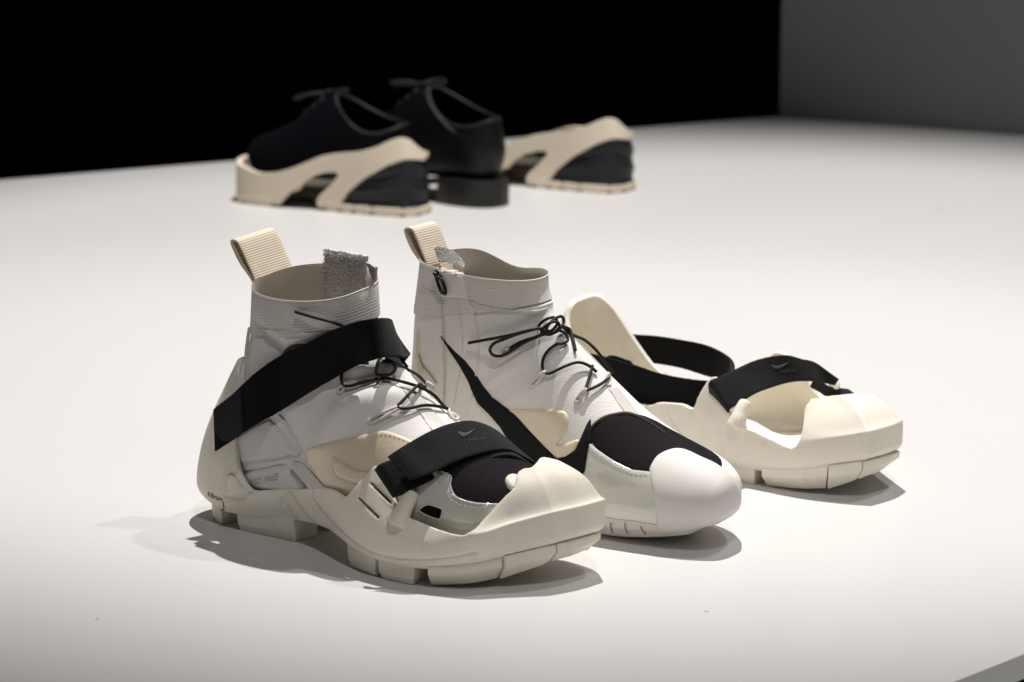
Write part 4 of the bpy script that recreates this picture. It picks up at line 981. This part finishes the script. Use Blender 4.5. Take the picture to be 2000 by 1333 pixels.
DER = [(.270,.036,.270,.030,.003,.003,0,.5,.9,.9),(.265,.047,.263,.018,.022,.022,0,.55,.8,.7),(.248,.056,.246,.007,.035,.035,0,.6,.85,.6),(.215,.067,.21,.003,.042,.042,0,.62,.9,.5),(.185,.082,.175,.002,.042,.042,0,.62,.95,.5),
       (.160,.098,.14,.002,.040,.040,0,.6,1.,.5),(.142,.110,.10,.002,.037,.037,0,.58,1.,.5),(.130,.115,.055,.003,.035,.035,0,.55,1.,.55),(.126,.116,.018,.008,.033,.033,0,.52,1.,.65),(.124,.1155,.003,.035,.031,.031,0,.5,.95,.8),(.122,.115,.004,.060,.029,.029,0,.5,.9,.85),(.121,.1145,.009,.082,.0275,.0275,0,.5,.9,.85)]
def derby(name, fr, label, mat, dx, dz, sc=1.0, flat=.5):
    root = thing(name, fr, label, 'shoe')
    S = boot_surface([(dx-a*sc, b+dz, dx-c*sc, d+dz, wn, wf, cy, m, et, eb) for a, b, c, d, wn, wf, cy, m, et, eb in DER])
    for i in range(S.nu-22, S.nu):
        t = (i-(S.nu-22))/21; e = t*t*(3-2*t)
        for k in range(NT):
            a = 2*math.pi*k/NT; S.G[i, k, 2] -= .024*e*math.sin(a)**2*(1 if a < math.pi else .45)
    S.rebuild()
    V = S.G.reshape(-1, 3); o = mesh_obj('upper', V, S.F+[tuple(range(NT))], mat, root); solid(o, .003, 0)
    rim = [S.G[-1, k] for k in range(0, NT, 2)]; tube('topline', rim, .0026, M['rim_leather'], root, 8, 1, True)
    # facing flaps with laces
    for sgn in (1, -1):
        pts = [S.at(S.nu-1, sgn*3 % NT)[0], S.at(7*6.2, sgn*6 % NT)[0], S.at(7*5.0, sgn*8 % NT)[0], S.at(7*4.2, sgn*11 % NT)[0], S.at(7*4.0, sgn*20 % NT)[0]]
        pts = [p+np.array((0, 0, .001)) for p in pts]; tube('facing_edge', pts, .0016, M['leather'], root, 8, 6)
    for uu in (7*6.0, 7*5.3, 7*4.6):
        a, na = S.at(uu, 7); b, nb_ = S.at(uu, NT-7); c, nc = S.at(uu, 0)
        tube('lace', [a+na*.001, c+nc*.004, b+nb_*.001], .0016, M['lace'], root, 8, 6)
    c, nc = S.at(7*6.3, 0); k = c+np.array((0, 0, .003))
    for d in ([(0,0,0),(-.012,-.012,.010),(-.030,-.022,.010),(-.036,-.018,.002),(-.022,-.010,.000),(0,0,0)], [(0,0,0),(.004,.014,.012),(.004,.030,.013),(.006,.036,.004),(.004,.018,.000),(0,0,0)],
              [(0,0,0),(-.022,-.006,.004),(-.036,-.014,-.010)], [(0,0,0),(-.010,.020,.006),(-.022,.034,-.006)]):
        tube('lace_bow', [k+np.array(q)*np.array((1.1, 1, flat))-np.array((0, 0, .10))*min(0, q[0])**2*(60 if flat < .3 else 0) for q in d], .0019, M['rim_leather'], root, 8, 6)
    tube('lace_knot', [k+np.array(q) for q in ((-.004,0,.002),(0,-.005,.003),(.004,0,.003),(0,.005,.002))], .0022, M['lace'], root, 8, 4, True)
    return root, S
derby('lace_up_shoe', f4, 'black suede lace-up shoe set in a sand coloured sole shell', M['suede'], .243, .030, .88, .15)
h1, h2_ = ground(855, 396), ground(940, 409); dh = h2_-h1; yaw5 = math.degrees(math.atan2(-dh[1], dh[0])); yaw5 = max(36, min(yaw5, 52))
t5 = Frame(0, 0, yaw5); o5 = ground(930, 409)-t5.R@np.array((.268, -.034, 0)); f5 = Frame(o5[0], o5[1], yaw5)
sh5, S5 = derby('lace_up_shoe', f5, 'black leather lace-up shoe with stacked heel, bare between the two sole shells', M['leather'], .280, .030)
PL5 = cr([(.008,0),(.014,-.024),(.035,-.039),(.065,-.046),(.100,-.045),(.140,-.039),(.180,-.036),(.220,-.036),(.255,-.031),(.275,-.018),(.281,0)], 5); PL5 = np.r_[PL5, np.c_[PL5[-2:0:-1, 0], -PL5[-2:0:-1, 1]]]
def slab(name, P, z0, z1, mat, parent):
    n = len(P); V = [(x, y, z0(x)) for x, y in P]+[(x, y, z1(x)) for x, y in P]
    o = mesh_obj(name, V, [tuple(range(n))[::-1], tuple(range(n, 2*n))]+[(i, (i+1) % n, n+(i+1) % n, n+i) for i in range(n)], mat, parent, False)
    fix_normals(o); b = o.modifiers.new('b', 'BEVEL'); b.width = .0016; b.segments = 2; b.limit_method = 'ANGLE'; b.angle_limit = math.radians(40); return o
zz0 = lambda x: float(np.interp(x, [0, .03, .10, .17, .21, .3], [.008, .002, .002, .020, .027, .027]))
slab('welt_sole', PL5*np.array((1, 1.02)), zz0, lambda x: zz0(x)+.008, M['welt'], sh5)
HB = [(.200,-.036),(.225,-.0375),(.255,-.033),(.276,-.020),(.282,0)]; HB = cr(HB, 5); HB = np.r_[HB, np.c_[HB[-2::-1, 0], -HB[-2::-1, 1]], [(.206, .018), (.208, 0), (.206, -.018)]]
slab('heel_block', HB, lambda x: 0.0, lambda x: .0290, M['welt'], sh5)

# ------------------------------------------------------------------ dust and specks on the table
V = []; F = []
rs = np.random.RandomState(11)
spots = [(ground(190, 1210), .0018), (ground(207, 1313), .0010), (ground(452, 1155), .0009), (ground(1380, 1195), .0022), (ground(1835, 410), .006), (ground(1000, 1185), .0006), (ground(640, 1150), .0008)]
spots += [(np.array((rs.uniform(-.35, .5), rs.uniform(-.28, .6), 0)), rs.uniform(.0002, .0005)) for _ in range(160)]
for c, r in spots:
    k0 = len(V); n = 7; a0 = rs.uniform(0, 6)
    for k in range(n):
        a = a0+2*math.pi*k/n; q = r*rs.uniform(.6, 1.1); V.append((c[0]+q*math.cos(a), c[1]+q*.8*math.sin(a), .00012))
    V.append((c[0], c[1], .00012+min(r*.3, .0004)))
    for k in range(n): F.append((k0+k, k0+(k+1) % n, k0+n))
ds = mesh_obj('dust_specks', V, F, pm('dust', (.42, .40, .38), .9, .1)); ds['kind'] = 'stuff'; ds['label'] = 'tiny grey dust specks scattered on the white table'
